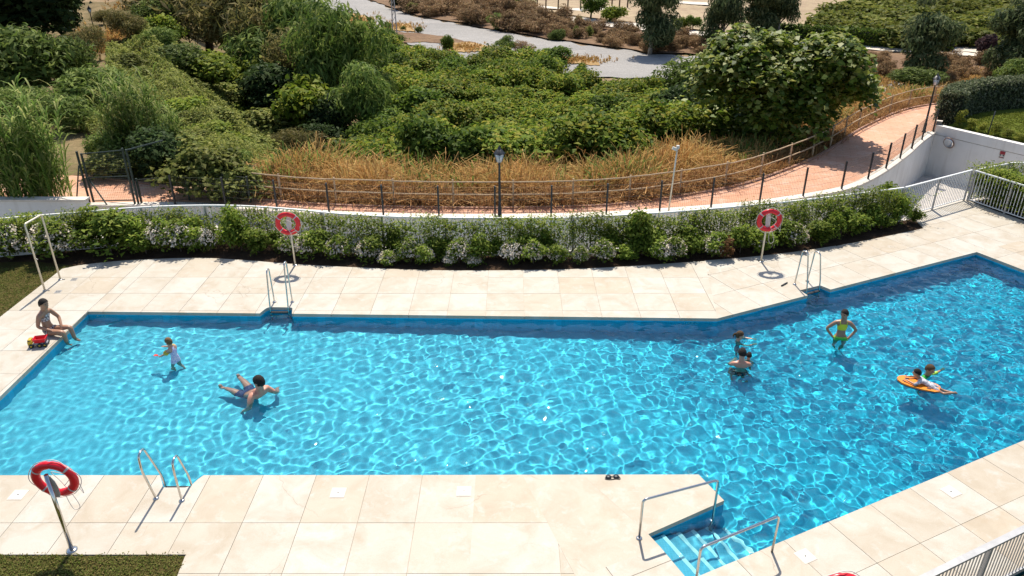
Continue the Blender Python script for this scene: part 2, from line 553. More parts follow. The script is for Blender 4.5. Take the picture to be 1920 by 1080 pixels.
def spaced(a, b, fine, far):
    v = list(np.arange(a, b, fine)); s = fine
    while v[-1] < far:
        s *= 1.12; v.append(v[-1] + s)
    return v
xs = [-q for q in spaced(62, 62.1, .9, 1500)[::-1]] + list(np.arange(-61.5, 95, .9)) + spaced(95, 95.1, .9, 1500)
ys = spaced(22, 150, .8, 1800)
X, Y = np.meshgrid(np.array(xs), np.array(ys))
Z = T(X, Y)
idx = np.arange(X.size).reshape(X.shape)
F = np.stack([idx[:-1, :-1], idx[:-1, 1:], idx[1:, 1:], idx[1:, :-1]], -1).reshape(-1, 4)
cx = (X[:-1, :-1] + X[1:, 1:]).ravel() / 2; cy = (Y[:-1, :-1] + Y[1:, 1:]).ravel() / 2
F = F[rail_d(cx, cy) > -0.6]
used = np.unique(F); re = np.zeros(X.size, int); re[used] = np.arange(len(used))
o = link('ground', np_mesh('ground', np.stack([X, Y, Z], -1).reshape(-1, 3)[used], re[F], True), MT['terrain'])
tag(o, kind='structure')

def drape(name, lower, upper, m, dz, nx=70, ny=10, kind='structure', wob=0.0):
    """a sheet lying on the terrain between two edge lines (pixel pairs turned into ground points)"""
    def res(px, n):
        p = [GT(*q) for q in px]
        L = [0]
        for a, b in zip(p[:-1], p[1:]): L.append(L[-1] + (b - a).length)
        t = np.linspace(0, L[-1], n)
        return np.stack([np.interp(t, L, [q[i] for q in p]) for i in (0, 1)], -1)
    a, b = res(lower, nx), res(upper, nx)
    t = np.linspace(0, 1, ny)[:, None, None]
    P = a[None] * (1 - t) + b[None] * t
    if wob:
        s = np.arange(nx)
        for j, sg in ((0, -1), (ny - 1, 1)):
            P[j, :, 1] += wob * (np.sin(s * 1.7) + np.sin(s * .63 + 1) + .7 * np.sin(s * 2.9)) * .5
    z = T(P[..., 0], P[..., 1]) + dz
    i = np.arange(nx * ny).reshape(ny, nx)
    f = np.stack([i[:-1, :-1], i[:-1, 1:], i[1:, 1:], i[1:, :-1]], -1).reshape(-1, 4)
    o = link(name, np_mesh(name, np.concatenate([P, z[..., None]], -1), f, True), m)
    return tag(o, kind=kind)

drape('hill_slope', [(-420, 330), (0, 330), (300, 335), (600, 330), (640, 300)], [(-420, 5), (0, 5), (180, 5), (400, 10), (560, 30)], MT['hill_soil'], .10, 90, 60)
drape('river_bed', [(470, -2), (570, 22), (640, 50), (760, 82), (850, 108), (1000, 135), (1150, 150), (1320, 152), (1500, 165), (1660, 172), (1900, 185)],
      [(600, -30), (690, 2), (780, 33), (860, 46), (950, 63), (1050, 80), (1150, 93), (1220, 105), (1320, 107), (1500, 122), (1640, 133), (1900, 150)], MT['river'], .14, 120, 14, wob=1.2)
drape('river_bank', [(600, -31), (690, 1), (780, 31), (860, 44), (950, 61), (1050, 78), (1150, 91), (1220, 103), (1320, 105), (1500, 120), (1640, 136), (1900, 158)],
      [(640, -40), (740, -20), (800, -4), (880, 8), (960, 20), (1050, 34), (1150, 50), (1230, 56), (1330, 70), (1500, 82), (1640, 92), (1900, 112)], MT['bank'], .26, 110, 12, wob=.6)
drape('dirt_track', [(740, -20), (800, -3), (880, 12), (960, 23), (1050, 43), (1150, 56), (1230, 62), (1330, 75), (1460, 86), (1580, 94), (1700, 103), (1800, 110), (1960, 122)],
      [(742, -24), (805, -8), (885, 5), (965, 16), (1050, 33), (1150, 45), (1230, 51), (1330, 66), (1460, 77), (1580, 85), (1700, 94), (1800, 100), (1960, 110)], MT['track'], .40, 90, 4)
drape('dry_field', [(890, 2), (965, 13), (1050, 29), (1150, 41), (1230, 47), (1330, 62), (1470, 70)], [(900, -60), (980, -60), (1080, -60), (1250, -60), (1400, -60), (1600, -60), (1720, -50)], MT['field'], .3, 60, 20)
drape('field_track', [(940, 14), (1000, 20), (1090, 25), (1150, 22)], [(942, 9), (1002, 15), (1092, 20), (1150, 16)], MT['track'], .45, 30, 3)
drape('field_track', [(960, 1), (1050, 1), (1200, 4), (1330, 14)], [(960, -3), (1050, -4), (1200, -1), (1330, 9)], MT['track'], .45, 30, 3)
drape('driveway', [(1785, 101), (1828, 105)], [(1806, 80), (1832, 80)], MT['track'], .46, 8, 8)
drape('yellow_sand', [(592, 50), (660, 52), (700, 55)], [(600, 27), (655, 26), (702, 36)], MT['sand'], .24, 30, 6, wob=.5)
drape('yellow_sand', [(715, 58), (780, 62)], [(722, 46), (768, 46)], MT['sand'], .26, 20, 5, wob=.4)
drape('yellow_sand', [(840, 100), (880, 100), (930, 96)], [(838, 84), (870, 82), (920, 90)], MT['sand'], .24, 20, 5, wob=.3)
drape('yellow_sand', [(1020, 112), (1070, 122), (1125, 126)], [(1018, 98), (1070, 110), (1122, 120)], MT['sand'], .24, 30, 5, wob=.3)
drape('rusty_strip', [(640, 72), (720, 78), (830, 84), (920, 104)], [(620, 44), (720, 60), (830, 70), (890, 82)], MT['bank'], .22, 40, 6, wob=.4)

# ------------------------------------------------------------------ path, ramp, walls
WALL = [(-19.5, 26.3), (-16.05, 26.4), (-12.6, 26.45), (-9.42, 26.0), (-6.17, 25.46), (-3.2, 25.22), (-0.38, 25.19), (2.69, 25.35), (5.8, 25.84), (8.77, 26.5), (11.05, 27.3), (13.41, 28.45), (15.44, 30.3), (17.87, 33.1), (19.6, 35.3), (21.18, 37.15)]
def smooth_line(pts, n):
    """Catmull-Rom through the points"""
    pts = [Vector(p) for p in pts]
    out = []
    for i in range(len(pts) - 1):
        p0, p1, p2, p3 = pts[max(i - 1, 0)], pts[i], pts[i + 1], pts[min(i + 2, len(pts) - 1)]
        for k in range(n):
            t = k / n
            out.append(0.5 * ((2 * p1) + (p2 - p0) * t + (2 * p0 - 5 * p1 + 4 * p2 - p3) * t * t + (3 * p1 - p0 - 3 * p2 + p3) * t ** 3))
    out.append(pts[-1])
    return out
def offset(line, d):
    """points shifted d to the left of travel"""
    o = []
    for i, p in enumerate(line):
        t = (line[min(i + 1, len(line) - 1)] - line[max(i - 1, 0)])
        n = Vector((-t.y, t.x)).normalized()
        o.append(Vector((p.x, p.y)) + n * d)
    return o
def band(mb, a, b, z0, z1):
    """solid strip between two lines of equal length; z may be a function of index"""
    n = len(a)
    f0 = z0 if callable(z0) else (lambda i: z0)
    f1 = z1 if callable(z1) else (lambda i: z1)
    v = []
    for i in range(n):
        v += [(a[i].x, a[i].y, f0(i)), (b[i].x, b[i].y, f0(i)), (b[i].x, b[i].y, f1(i)), (a[i].x, a[i].y, f1(i))]
    f = []
    for i in range(n - 1):
        for k in range(4):
            f.append((i * 4 + k, (i + 1) * 4 + k, (i + 1) * 4 + (k + 1) % 4, i * 4 + (k + 1) % 4))
    f += [(3, 2, 1, 0), tuple((n - 1) * 4 + k for k in range(4))]
    return mb.add(v, f)

wl = smooth_line(WALL, 4)
railc = smooth_line(RAIL[2:18], 4)
near = offset(wl, .30)
mb = MB()
edge = [(p.x, p.y) for p in near] + [(24.5, 40.2), (30.5, 43.6), (34, 44.6)] + [(p.x, p.y) for p in reversed(offset(railc, -.02))] + [(-20.5, 30.6), (-21, 26.6)]
mb.poly(edge, -.45, 0.0)
o = mb.build('path', MT['path']); tag(o, kind='structure')
# kerb strip along the far side of the path
mb = MB(); band(mb, offset(railc, .0), offset(railc, .14), -.3, .05)
o = mb.build('path_kerb', plain('salmon_kerb', (.40, .22, .15), .85)); tag(o, kind='structure')

pw = thing('retaining_wall', 'long curved white retaining wall carrying the salmon path above the ramp', 'wall', (wl[24].x, wl[24].y, -2.6))
mb = MB(); band(mb, offset(wl, .24), offset(wl, -.02), -2.7, -.02)
mb.build('wall_face', MT['white_wall'], pw)
for i in range(0, len(wl) - 1, 4):   # coping stones with open joints
    seg = wl[i:i + 5]
    if len(seg) < 2: continue
    a, b = offset(seg, .30), offset(seg, -.07)
    a[-1] = a[-1] - (a[-1] - a[-2]).normalized() * .008; b[-1] = b[-1] - (b[-1] - b[-2]).normalized() * .008
    mb = MB(); band(mb, a, b, -.018, .075); mb.build('coping_stone', MT['coping'], pw)

# left end: a white boundary wall with a thick end block
lw = thing('boundary_wall', 'white rendered wall end with flat coping behind the shower frame', 'wall', (-17, 25.9, -.3))
mb = MB(); mb.box((-22.5, 25.75, .05), (14.2, .24, .9)); mb.build('wall_face', MT['white_wall'], lw)
mb = MB(); mb.box((-22.5, 25.75, .54), (14.3, .36, .07)); mb.build('coping', MT['coping'], lw)

# ramp between pool fence and path wall
FENCE = [(-26, 21.2), (-18, 21.7), (-14.61, 22.42), (-12.18, 23.05), (-10.34, 23.25), (-8.75, 23.2), (-7.27, 22.93), (-5.44, 22.46), (-3.36, 22.18), (-0.33, 22.09), (2.35, 22.18), (5.86, 22.80), (9.63, 23.75), (13.7, 25.06)]
fl = smooth_line(FENCE, 4)
mb = MB()
V_ = []
sw = offset(fl, .10)
nw = offset(wl, -.02)
ns = 60
def samp(line, n):
    L = [0]
    for a, b in zip(line[:-1], line[1:]): L.append(L[-1] + (b - a).length)
    t = np.linspace(0, L[-1], n)
    return [Vector((np.interp(q, L, [p.x for p in line]), np.interp(q, L, [p.y for p in line]))) for q in t]
south = samp([p for p in sw if p.x > -16] + [Vector((17.25, 27.25)), Vector((20, 27.8)), Vector((30, 22))], ns)
north = samp([p for p in nw if p.x > -16] + [Vector((23.3, 33.35)), Vector((32, 22))], ns)
for i in range(ns):
    z = -.35 - 1.75 * smooth(np.array([i / 34]))[0]
    V_ += [(south[i].x, south[i].y, z), (north[i].x, north[i].y, z)]
mb.add(V_, [(2 * i, 2 * i + 2, 2 * i + 3, 2 * i + 1) for i in range(ns - 1)])
o = mb.build('ramp', MT['ramp']); tag(o, kind='structure')
# low retaining curb under the pool fence
cb = thing('fence_curb', 'low pale curb wall under the white pool fence behind the planting bed', 'wall', (0, 22.0, -2.4))
mb = MB(); band(mb, offset(fl, .10), offset(fl, -.10), -2.4, .06)
mb.build('curb_face', MT['white_wall'], cb)

# right garage wall with groove, raised lawn behind
rw0, rw1 = Vector((21.18, 37.15)), Vector((21.18, 37.15)) + Vector((2.14, -3.8)).normalized() * 16
gw = thing('garage_wall', 'white garage ramp wall with a dark groove below its raised top edge', 'wall', (rw0.x, rw0.y, -2.6))
rl = [rw0 + (rw1 - rw0) * (i / 8) for i in range(9)]
mb = MB(); band(mb, offset(rl, .3), offset(rl, 0), -2.7, -.05); mb.build('wall_face', MT['white_wall'], gw)
mb = MB(); band(mb, offset(rl, .3), offset(rl, .02), -.05, -.02); mb.build('groove', MT['grout'], gw)
mb = MB(); band(mb, offset(rl, .3), offset(rl, -.012), -.02, .42); mb.build('wall_top', MT['white_wall'], gw)
mb = MB()
lawn_r = [(21.6, 37.1)] + [(p.x, p.y) for p in offset(rl, .31)][1:] + [(60, 22), (60, 50), (30, 42.3), (25.5, 40.6)]
mb.poly(lawn_r, -1.2, .36)
o = mb.build('raised_lawn', MT['lawn_right']); tag(o, kind='structure')

# ------------------------------------------------------------------ pool
def arc(p0, c, p1, n=4):
    p0, c, p1 = Vector(p0), Vector(c), Vector(p1)
    return [(p0 * (1 - t) ** 2 + c * 2 * t * (1 - t) + p1 * t * t) for t in [i / n for i in range(n + 1)]]
P2 = lambda p: Vector((p[0], p[1]))
BACK_A, BACK_B = Vector((-11.60, 18.10)), Vector((5.51, 17.70))
def by(x): return 18.10 - .40 * (x + 11.6) / 17.11
REC_B = [Vector((-6.86, by(-6.86)))] + arc((-6.80, 18.22), (-6.76, 18.36), (-6.66, 18.36)) + arc((-6.14, 18.34), (-6.05, 18.34), (-6.04, 18.24)) + [Vector((-5.98, by(-5.98)))]
N0 = 13.62
REC_R = [UV(15.80, N0)] + [UV(15.84, N0 + .34), UV(16.62, N0 + .34)] + [UV(16.68, N0)]
BACKR = [P2(p) for p in REC_R]
CORNER = P2(UV(23.05, N0)); CORNER2 = P2(UV(23.05, 6.73))
STAIR_A = P2(UV(6.36, 6.73)); STAIR_B = P2(UV(6.36, 7.86)); STAIR_C = Vector((3.91, 10.67))
FRONT_R = Vector((3.60, 11.39))
REC_F = [Vector((-5.94, 11.37))] + arc((-6.01, 11.25), (-6.06, 11.03), (-6.16, 11.02), 3) + arc((-6.52, 11.02), (-6.60, 11.02), (-6.62, 11.10), 3) + [Vector((-6.78, 11.37))]
LEFT_F = Vector((-11.42, 11.37))
POOL = [BACK_A] + REC_B + [BACK_B] + BACKR + [CORNER, CORNER2, STAIR_A, STAIR_B, STAIR_C, FRONT_R] + REC_F + [LEFT_F]   # clockwise
def floor_z(x):
    return WATER - np.interp(x, [-11.6, -6, 2, 8, 14], [.40, .50, .68, .84, 1.0])

# pool walls (follow the outline) and floor
mb = MB(); n = len(POOL)
v = []
for p in POOL: v += [(p.x, p.y, -.09), (p.x, p.y, floor_z(p.x) - .05)]
mb.add(v, [(2 * i, 2 * i + 1, 2 * ((i + 1) % n) + 1, 2 * ((i + 1) % n)) for i in range(n)])
pool_walls = mb.build('pool_wall', MT['wall_tile']); tag(pool_walls, kind='structure')
gx = np.linspace(-12, 18.5, 62)
mb = MB(); v = []
for x in gx: v += [(x, 8.0, floor_z(x)), (x, 23.0, floor_z(x))]
mb.add(v, [(2 * i, 2 * i + 2, 2 * i + 3, 2 * i + 1) for i in range(len(gx) - 1)])
pool_floor = mb.build('pool_floor', MT['tile']); tag(pool_floor, kind='structure')
RECV = [pool_walls, pool_floor]

def inside(px, py, poly):
    r = np.zeros(px.shape, bool)
    m = len(poly)
    for i in range(m):
        a, b = poly[i], poly[(i + 1) % m]
        c = ((a.y > py) != (b.y > py))
        with np.errstate(divide='ignore', invalid='ignore'):
            t = (b.x - a.x) * (py - a.y) / (b.y - a.y + 1e-12) + a.x
        r ^= c & (px < t)
    return r
def dist_edge(px, py, poly):
    d = np.full(px.shape, 1e9)
    for i in range(len(poly)):
        a, b = poly[i], poly[(i + 1) % len(poly)]
        e = b - a
        t = np.clip(((px - a.x) * e.x + (py - a.y) * e.y) / max(e.length_squared, 1e-9), 0, 1)
        d = np.minimum(d, np.hypot(px - a.x - t * e.x, py - a.y - t * e.y))
    return d

# water surface: many small crossing waves plus rings round the bathers
hs = .024
X, Y = np.meshgrid(np.arange(-12, 18.4, hs), np.arange(8.6, 22.6, hs))
Zw = np.zeros_like(X)
wr = np.random.default_rng(11)
for i in range(90):
    lam = math.exp(wr.uniform(math.log(.155), math.log(.72)))
    k_ = 2 * math.pi / lam
    th = wr.uniform(0, 2 * math.pi)
    Zw += lam ** 1.35 * wr.uniform(.5, 1.2) * np.sin(k_ * (X * math.cos(th) + Y * math.sin(th)) + .5 * np.sin(.9 * X + i) + .5 * np.sin(1.1 * Y + 2 * i) + wr.uniform(0, 6.28)) * (.6 + .55 * np.sin(.45 * X + i) * np.cos(.51 * Y + 2 * i))
curv = np.std(np.diff(Zw, 2, axis=1)) / hs ** 2
Zw *= (.90 + .30 * np.sin(.55 * X + 1.4 * np.sin(.42 * Y + 1)) * np.cos(.5 * Y + .33 * X + .8 * np.sin(.7 * X))) * 2.1 / curv * np.clip(.80 + .022 * (X + 11), .8, 1.15)
RIP = [((-4.7, 13.75), .0062, .25, 1.9), ((-5.3, 14.2), .003, .22, 1.2), ((-11.1, 16.6), .004, .22, .9), ((-7.6, 15.6), .003, .2, .7), ((8.0, 16.9), .003, .24, .9), ((5.5, 15.6), .003, .22, .9), ((9.7, 14.3), .0055, .26, 1.5)]
for (c, a, lam, reach) in RIP:
    r = np.hypot(X - c[0], Y - c[1])
    Zw += a * np.sin(2 * math.pi * r / lam + 1.3 * np.sin(3 * np.arctan2(Y - c[1], X - c[0]) + c[0]) + .9 * np.sin(2.3 * X) * np.sin(1.9 * Y)) * np.exp(-r / reach) * smooth(r / .3)
keep = inside(X, Y, POOL) | (dist_edge(X, Y, POOL) < .07)
idx = np.arange(X.size).reshape(X.shape)
F = np.stack([idx[:-1, :-1], idx[:-1, 1:], idx[1:, 1:], idx[1:, :-1]], -1).reshape(-1, 4)
F = F[keep.ravel()[F].all(1)]
used = np.unique(F); re = np.zeros(X.size, int); re[used] = np.arange(len(used))
water = link('pool_water', np_mesh('pool_water', np.stack([X, Y, WATER + Zw], -1).reshape(-1, 3)[used], re[F], True), MT['water'])
tag(water, kind='structure')
water.cycles.is_caustics_caster = True

# entry steps in the corner bay, each tread with a white nosing
for k in range(5):
    u0 = 6.362 + .34 * k
    z1 = WATER - .035 - .135 * k
    mb = MB()
    q = [UV(u0, 6.735), UV(u0 + .34, 6.735), UV(u0 + .34, 7.855), UV(u0, 7.855)]
    mb.poly(q, -1.2, z1)
    st = mb.build('pool_step', MT['step_tile']); tag(st, kind='structure')
    RECV.append(st)
    mb = MB()
    q = [UV(u0 + .27, 6.74), UV(u0 + .345, 6.74), UV(u0 + .345, 7.85), UV(u0 + .27, 7.85)]
    mb.poly(q, z1 - .05, z1 + .006)
    st2 = link('nosing', mb.mesh('nosing'), MT['nosing'], st); RECV.append(st2)

# depth figures on the far wall of the pool
def figures(txt, loc, size, name='depth_mark'):
    cu = bpy.data.curves.new(name, 'FONT'); cu.body = txt; cu.size = size; cu.extrude = .002
    o = bpy.data.objects.new(name, cu); col.objects.link(o)
    dg = bpy.context.evaluated_depsgraph_get()
    me = bpy.data.meshes.new_from_object(o.evaluated_get(dg))
    bpy.data.objects.remove(o)
    me.materials.clear(); me.materials.append(MT['nosing'])
    o = link(name, me); o.location = loc; o.rotation_euler = (math.pi / 2, 0, 0)
    return o
def depth_mark(txt, x, label):
    t = thing('depth_mark', label, 'depth mark', (x, by(x + .2) - .006, -.21))
    dx = 0
    for ch in txt:
        if ch != ' ':
            o = figures(ch, (dx, 0, 0), .12, 'figure'); o.parent = t; RECV.append(o)
        dx += .045 if ch in ', ' else .10 if ch == 'm' else .075
depth_mark('0,40', -11.38, 'pale figures 0,40 on the shallow end of the pool wall')
depth_mark('1,20 m', 4.62, 'pale depth figures ending in m on the pool wall near the bend')

# ------------------------------------------------------------------ deck
deck = MB()
BED = [(-13.42, 21.15), (-12.6, 21.42), (-11.6, 21.6), (-9.96, 21.72), (-8.56, 21.57), (-6.62, 21.22), (-4.26, 20.94), (-2.12, 20.78), (0.65, 20.80), (2.79, 20.97), (5.33, 21.37), (8.36, 21.99), (11.32, 22.96), (14.29, 24.26)]
bed = [P2(p) for p in smooth_line([Vector((a, b)) for a, b in BED], 4)]
bedB = [p for p in bed if p.x <= 6.0]; bedC = [p for p in bed if p.x > 6.0]
MEET = Vector((6.05, bedB[-1].y + .1))
GATE = [Vector((14.45, 25.5)), Vector((17.35, 27.25))]
RU = 27.06; NF = 4.57
regions = {}
reg_BL = [Vector((-13.8, 9.36)), Vector((-11.46, 9.36)), Vector((-11.42, 11.37)), BACK_A] + REC_B + [BACK_B, MEET] + bedB[::-1] + [Vector((-13.8, 20.9))]
reg_C = [BACK_B] + BACKR + [CORNER, P2(UV(RU, N0)), GATE[1], GATE[0]] + bedC[::-1] + [MEET]
reg_D = [CORNER2, P2(UV(RU, 6.73)), P2(UV(RU, N0)), CORNER]
reg_E = [P2(UV(6.36, NF)), P2(UV(RU, NF)), P2(UV(RU, 6.73)), CORNER2, STAIR_A]
reg_F1 = [Vector((-11.46, 9.36)), Vector((-5.5, 9.36)), Vector((-5.2, 6.0)), Vector((-.70, 6.0)), Vector((-.70, 11.38))] + REC_F + [LEFT_F]
reg_F2 = [Vector((-.70, 6.0)), Vector((2.0, 6.0)), Vector((.2, 11.385)), Vector((-.70, 11.38))]
reg_F3 = [Vector((.2, 11.385)), Vector((1.05, 8.85)), Vector((2.52, 9.55)), STAIR_B, Vector((1.35, 11.388))]
reg_F4 = [Vector((1.35, 11.388)), STAIR_B, STAIR_C, FRONT_R]
reg_F5 = [Vector((1.05, 8.85)), Vector((2.0, 6.0)), Vector((3.4, 5.6)), P2(UV(6.36, NF)), STAIR_A, Vector((2.52, 9.55))]
Xl = lambda x: (Vector((x, 0)), Vector((1, 0)))
Yl = lambda y: (Vector((0, y)), Vector((0, 1)))
Ul = lambda u: (P2(UV(u, 0)), Vector((CU, SU)))
Nl = lambda nn: (P2(UV(0, nn)), Vector((-SU, CU)))
lines_BL = [Xl(-12.68)] + [Xl(-1.76 + 1.047 * k) for k in range(-9, 7)] + [Yl(19.2), Yl(20.4 + .9)] + [Yl(18.15 - 1.05 * k) for k in range(1, 9)]
regs = [
 (reg_BL, [Xl(-12.68), Xl(-11.6)] + [Xl(-1.76 + 1.047 * k) for k in range(-9, 8)] + [Yl(19.2), Yl(20.28)] + [Yl(18.15 - 1.06 * k) for k in range(0, 9)]),
 (reg_C, [Ul(13.1 + 1.04 * k) for k in range(0, 14)] + [Nl(N0 + 1.15), Nl(N0 + 2.3)]),
 (reg_D, [Ul(24.1), Ul(25.2), Ul(26.2)] + [Nl(6.73 + 1.05 * k) for k in range(0, 7)]),
 (reg_E, [Ul(7.35 + 1.035 * k) for k in range(0, 20)] + [Nl(5.68)]),
 (reg_F1, [Xl(-.70 - 1.022 * k) for k in range(1, 13)] + [Yl(10.10), Yl(8.95), Yl(7.85)]),
 (reg_F2, [Yl(10.10), Yl(8.95), Yl(7.85), Xl(.80)]),
 (reg_F3, []), (reg_F4, []),
 (reg_F5, [Nl(7.2), Nl(6.1), Ul(5.3), Ul(4.2)]),
]
deck_o = bpy.data.objects.new('pool_deck', None); col.objects.link(deck_o); tag(deck_o, kind='structure')
GAP = .0042
def slabs(poly, lines, top=0.0, th=.09):
    v3 = [Vector((p.x, p.y, 0)) for p in poly]
    bm = bmesh.new()
    vs = [bm.verts.new(p) for p in v3]
    for t in tessellate_polygon([v3]):
        try: bm.faces.new([vs[i] for i in t])
        except ValueError: pass
    bmesh.ops.recalc_face_normals(bm, faces=bm.faces)
    cuts = []
    for (c, nn) in lines:
        for s in (-GAP, GAP):
            q = c + nn * s
            g = list(bm.verts) + list(bm.edges) + list(bm.faces)
            bmesh.ops.bisect_plane(bm, geom=g, plane_co=(q.x, q.y, 0), plane_no=(nn.x, nn.y, 0), dist=1e-5)
        cuts.append((c, nn))
    groups = {}
    for f in bm.faces:
        c2 = f.calc_center_median(); key = []
        for (c, nn) in cuts:
            d = (Vector((c2.x, c2.y)) - c).dot(nn)
            if abs(d) < GAP: key = None; break
            key.append(d > 0)
        if key is not None: groups.setdefault(tuple(key), []).append(f)
    for key, fs in groups.items():
        # split into connected islands
        left = set(fs)
        while left:
            st = [left.pop()]; isl = list(st)
            while st:
                f = st.pop()
                for e in f.edges:
                    for g in e.link_faces:
                        if g in left: left.remove(g); st.append(g); isl.append(g)
            area = sum(f.calc_area() for f in isl)
            if area < .004: continue
            # outline of the island
            be = {}
            for f in isl:
                for lp in f.loops:
                    e = lp.edge
                    if sum(1 for g in e.link_faces if g in isl) == 1:
                        a, b = lp.vert, lp.link_loop_next.vert
                        be[a] = b
            start = next(iter(be)); out = [start]; cur = be[start]
            while cur is not start and len(out) < 400:
                out.append(cur); cur = be.get(cur)
                if cur is None: break
            if cur is not start or len(out) < 3: continue
            pts = [q.co.copy() for q in out]
            # drop collinear points, then nip very slightly rounded arris
            cl = []
            for i, p in enumerate(pts):
                a, b = pts[i - 1], pts[(i + 1) % len(pts)]
                if abs((p - a).normalized().cross((b - p).normalized()).z) > 1e-3: cl.append(p)
            if len(cl) < 3: continue
            ar = sum(cl[i].x * cl[(i + 1) % len(cl)].y - cl[(i + 1) % len(cl)].x * cl[i].y for i in range(len(cl)))
            if ar < 0: cl = cl[::-1]
            c = sum(cl, Vector()) / len(cl)
            m2 = MB(); dz = rnd.uniform(-.0015, .0015)
            m2.poly([(p.x - c.x, p.y - c.y) for p in cl], top - th, top + dz)
            so = m2.build('slab', MT['slab'], None)
            so.location = (c.x, c.y, 0); so.parent = deck_o
    bm.free()
for poly, lines in regs:
    slabs(poly, lines)
mb = MB()
for poly, lines in regs: mb.sheet([(p.x, p.y) for p in poly], -.016)
mb.build('joint_bed', MT['grout'], deck_o)

# ground sheets beside the deck
def sheet(name, pts, z, m):
    mb = MB(); mb.sheet([(p[0], p[1]) for p in pts], z); o = mb.build(name, m); return tag(o, kind='structure')
sheet('lawn', [(-13.81, 5), (-13.81, 20.9), (-13.43, 21.16), (-15, 21.5), (-60, 19), (-60, 5)], -.03, MT['lawn_base'])
sheet('lawn', [(-13.805, 9.355), (-13.805, 2), (-5.19, 2), (-5.19, 5.99), (-5.505, 9.355)], -.022, MT['lawn_base'])
soil_pts = [(p.x, p.y) for p in bed] + [(14.45, 25.3)] + [(p.x, p.y) for p in offset(fl, -.09)][::-1]
sheet('planting_bed', soil_pts, -.035, MT['soil'])
sheet('planting_bed', [(17.42, 27.2), tuple(UV(RU + .02, N0)[:2]), tuple(UV(RU + .02, NF)[:2]), tuple(UV(RU + 1.8, NF)[:2]), tuple(UV(RU + 1.8, N0)[:2]), (19.6, 27.7)], -.05, MT['soil'])
sheet('lawn', [tuple(UV(-2, NF - .06)[:2]), tuple(UV(-2, NF - 4)[:2]), tuple(UV(RU + 2, NF - 4)[:2]), tuple(UV(RU + 2, NF - .06)[:2])], -.08, MT['lawn_base'])
# ------------------------------------------------------------------ wooden rail fence beyond the path
rail_fence = thing('rail_fence', 'weathered wooden post and rail fence curving along the far side of the path', 'fence', (0, 26.4, 0))
rline = smooth_line([(-11.0, 27.75)] + [r for r in RAIL if -10 < r[0] < 34], 6)
rline = offset(rline, .26)
posts_at = samp(rline, 24)
post_me = MB().box((0, 0, .42), (.06, .06, 1.22)).mesh('post')
for i, p in enumerate(posts_at):
    o = link('post', post_me, MT['wood'], rail_fence); o.location = (p.x, p.y - 26.4, 0); o.rotation_euler = (0, 0, rnd.uniform(-.2, .2))
for i in range(len(posts_at) - 1):
    seg = [p for p in samp(rline, 24 * 6 - 5)][i * 6:i * 6 + 7]
    for z in (.98, .50):
        mb = MB()
        j = rnd.uniform(-.012, .012)
        mb.tube([(p.x, p.y - .085, z + j + .006 * math.sin(k * 2.1 + i)) for k, p in enumerate(seg)], .026, 6)
        mb.build('rail', MT['wood'], rail_fence)

# ------------------------------------------------------------------ black post and wire fence on the retaining wall
wire_fence = thing('wire_fence', 'black post and wire mesh fence standing on the white retaining wall coping', 'fence', (0, 25.2, .075))
wmid = offset(wl, .08)
wp = samp([p for p in wmid if p.x > -13.2], 20)
pm = MB().box((0, 0, .56), (.06, .06, 1.12)).mesh('post')
for p in wp:
    o = link('post', pm, MT['black_metal'], wire_fence); o.location = (p.x, p.y - 25.2, 0)
for a, b in zip(wp[:-1], wp[1:]):
    mb = MB(); L = (b - a).length; d = (b - a) / L
    for z in (.1, .35, .6, .85, 1.06):
        mb.bar((a.x, a.y, .075 + z), (b.x, b.y, .075 + z), .005, .005)
    k = .05
    while k < L:
        q = a + d * k; mb.bar((q.x, q.y, .13), (q.x, q.y, 1.14), .004, .004, (0, 1, 0)); k += .075
    o = mb.build('wire_mesh', MT['wire'], wire_fence); o['kind'] = 'stuff'

# ------------------------------------------------------------------ white picket fences round the pool
def picket_fence(name, label, line, ztop, zbase, npost, gap=.115, m='white_metal', pw=.022, railw=.06, posts_metal='grey_metal', cat='fence'):
    t = thing(name, label, cat, (line[0].x, line[0].y, zbase))
    L = [0]
    for a, b in zip(line[:-1], line[1:]): L.append(L[-1] + (b - a).length)
    tot = L[-1]
    at = lambda s: Vector((np.interp(s, L, [p.x for p in line]), np.interp(s, L, [p.y for p in line])))
    dv = lambda s: at(min(s + .05, tot)) - at(max(s - .05, 0))
    ang = lambda s: math.atan2(dv(s).y, dv(s).x)
    h = ztop - zbase
    pk = MB().box((0, 0, h * .5 + .01), (pw, .014, h - .12)).mesh('picket')
    ps = MB().box((0, 0, h * .5 - .02), (.06, .06, h - .035)).mesh('post')
    n = int(tot / gap)
    pitch = tot / npost
    for i in range(n):
        s = (i + .5) * tot / n
        if min(abs(s - pitch * k) for k in range(npost + 1)) < .05: continue
        p = at(s); o = link('picket', pk, MT[m], t)
        o.location = (p.x - line[0].x, p.y - line[0].y, 0); o.rotation_euler = (0, 0, ang(s))
    for k in range(npost + 1):
        p = at(pitch * k); o = link('post', ps, MT[posts_metal], t)
        o.location = (p.x - line[0].x, p.y - line[0].y, 0); o.rotation_euler = (0, 0, ang(pitch * k))
    for k in range(npost):
        m2 = MB(); q = [at(pitch * k + pitch * j / 4) for j in range(5)]
        for a, b in zip(q[:-1], q[1:]): m2.bar((a.x, a.y, ztop - .02), (b.x, b.y, ztop - .02), railw, .04)
        m2.build('top_rail', MT[m], t)
        m2 = MB()
        for a, b in zip(q[:-1], q[1:]): m2.bar((a.x, a.y, zbase + .075), (b.x, b.y, zbase + .075), .04, .03)
        m2.build('bottom_rail', MT[m], t)
    return t
flv = [p for p in fl if p.x > -19]
picket_fence('pool_fence', 'long white metal picket fence behind the planting bed, overgrown with climbers', flv, 1.22, .03, 16, .13)
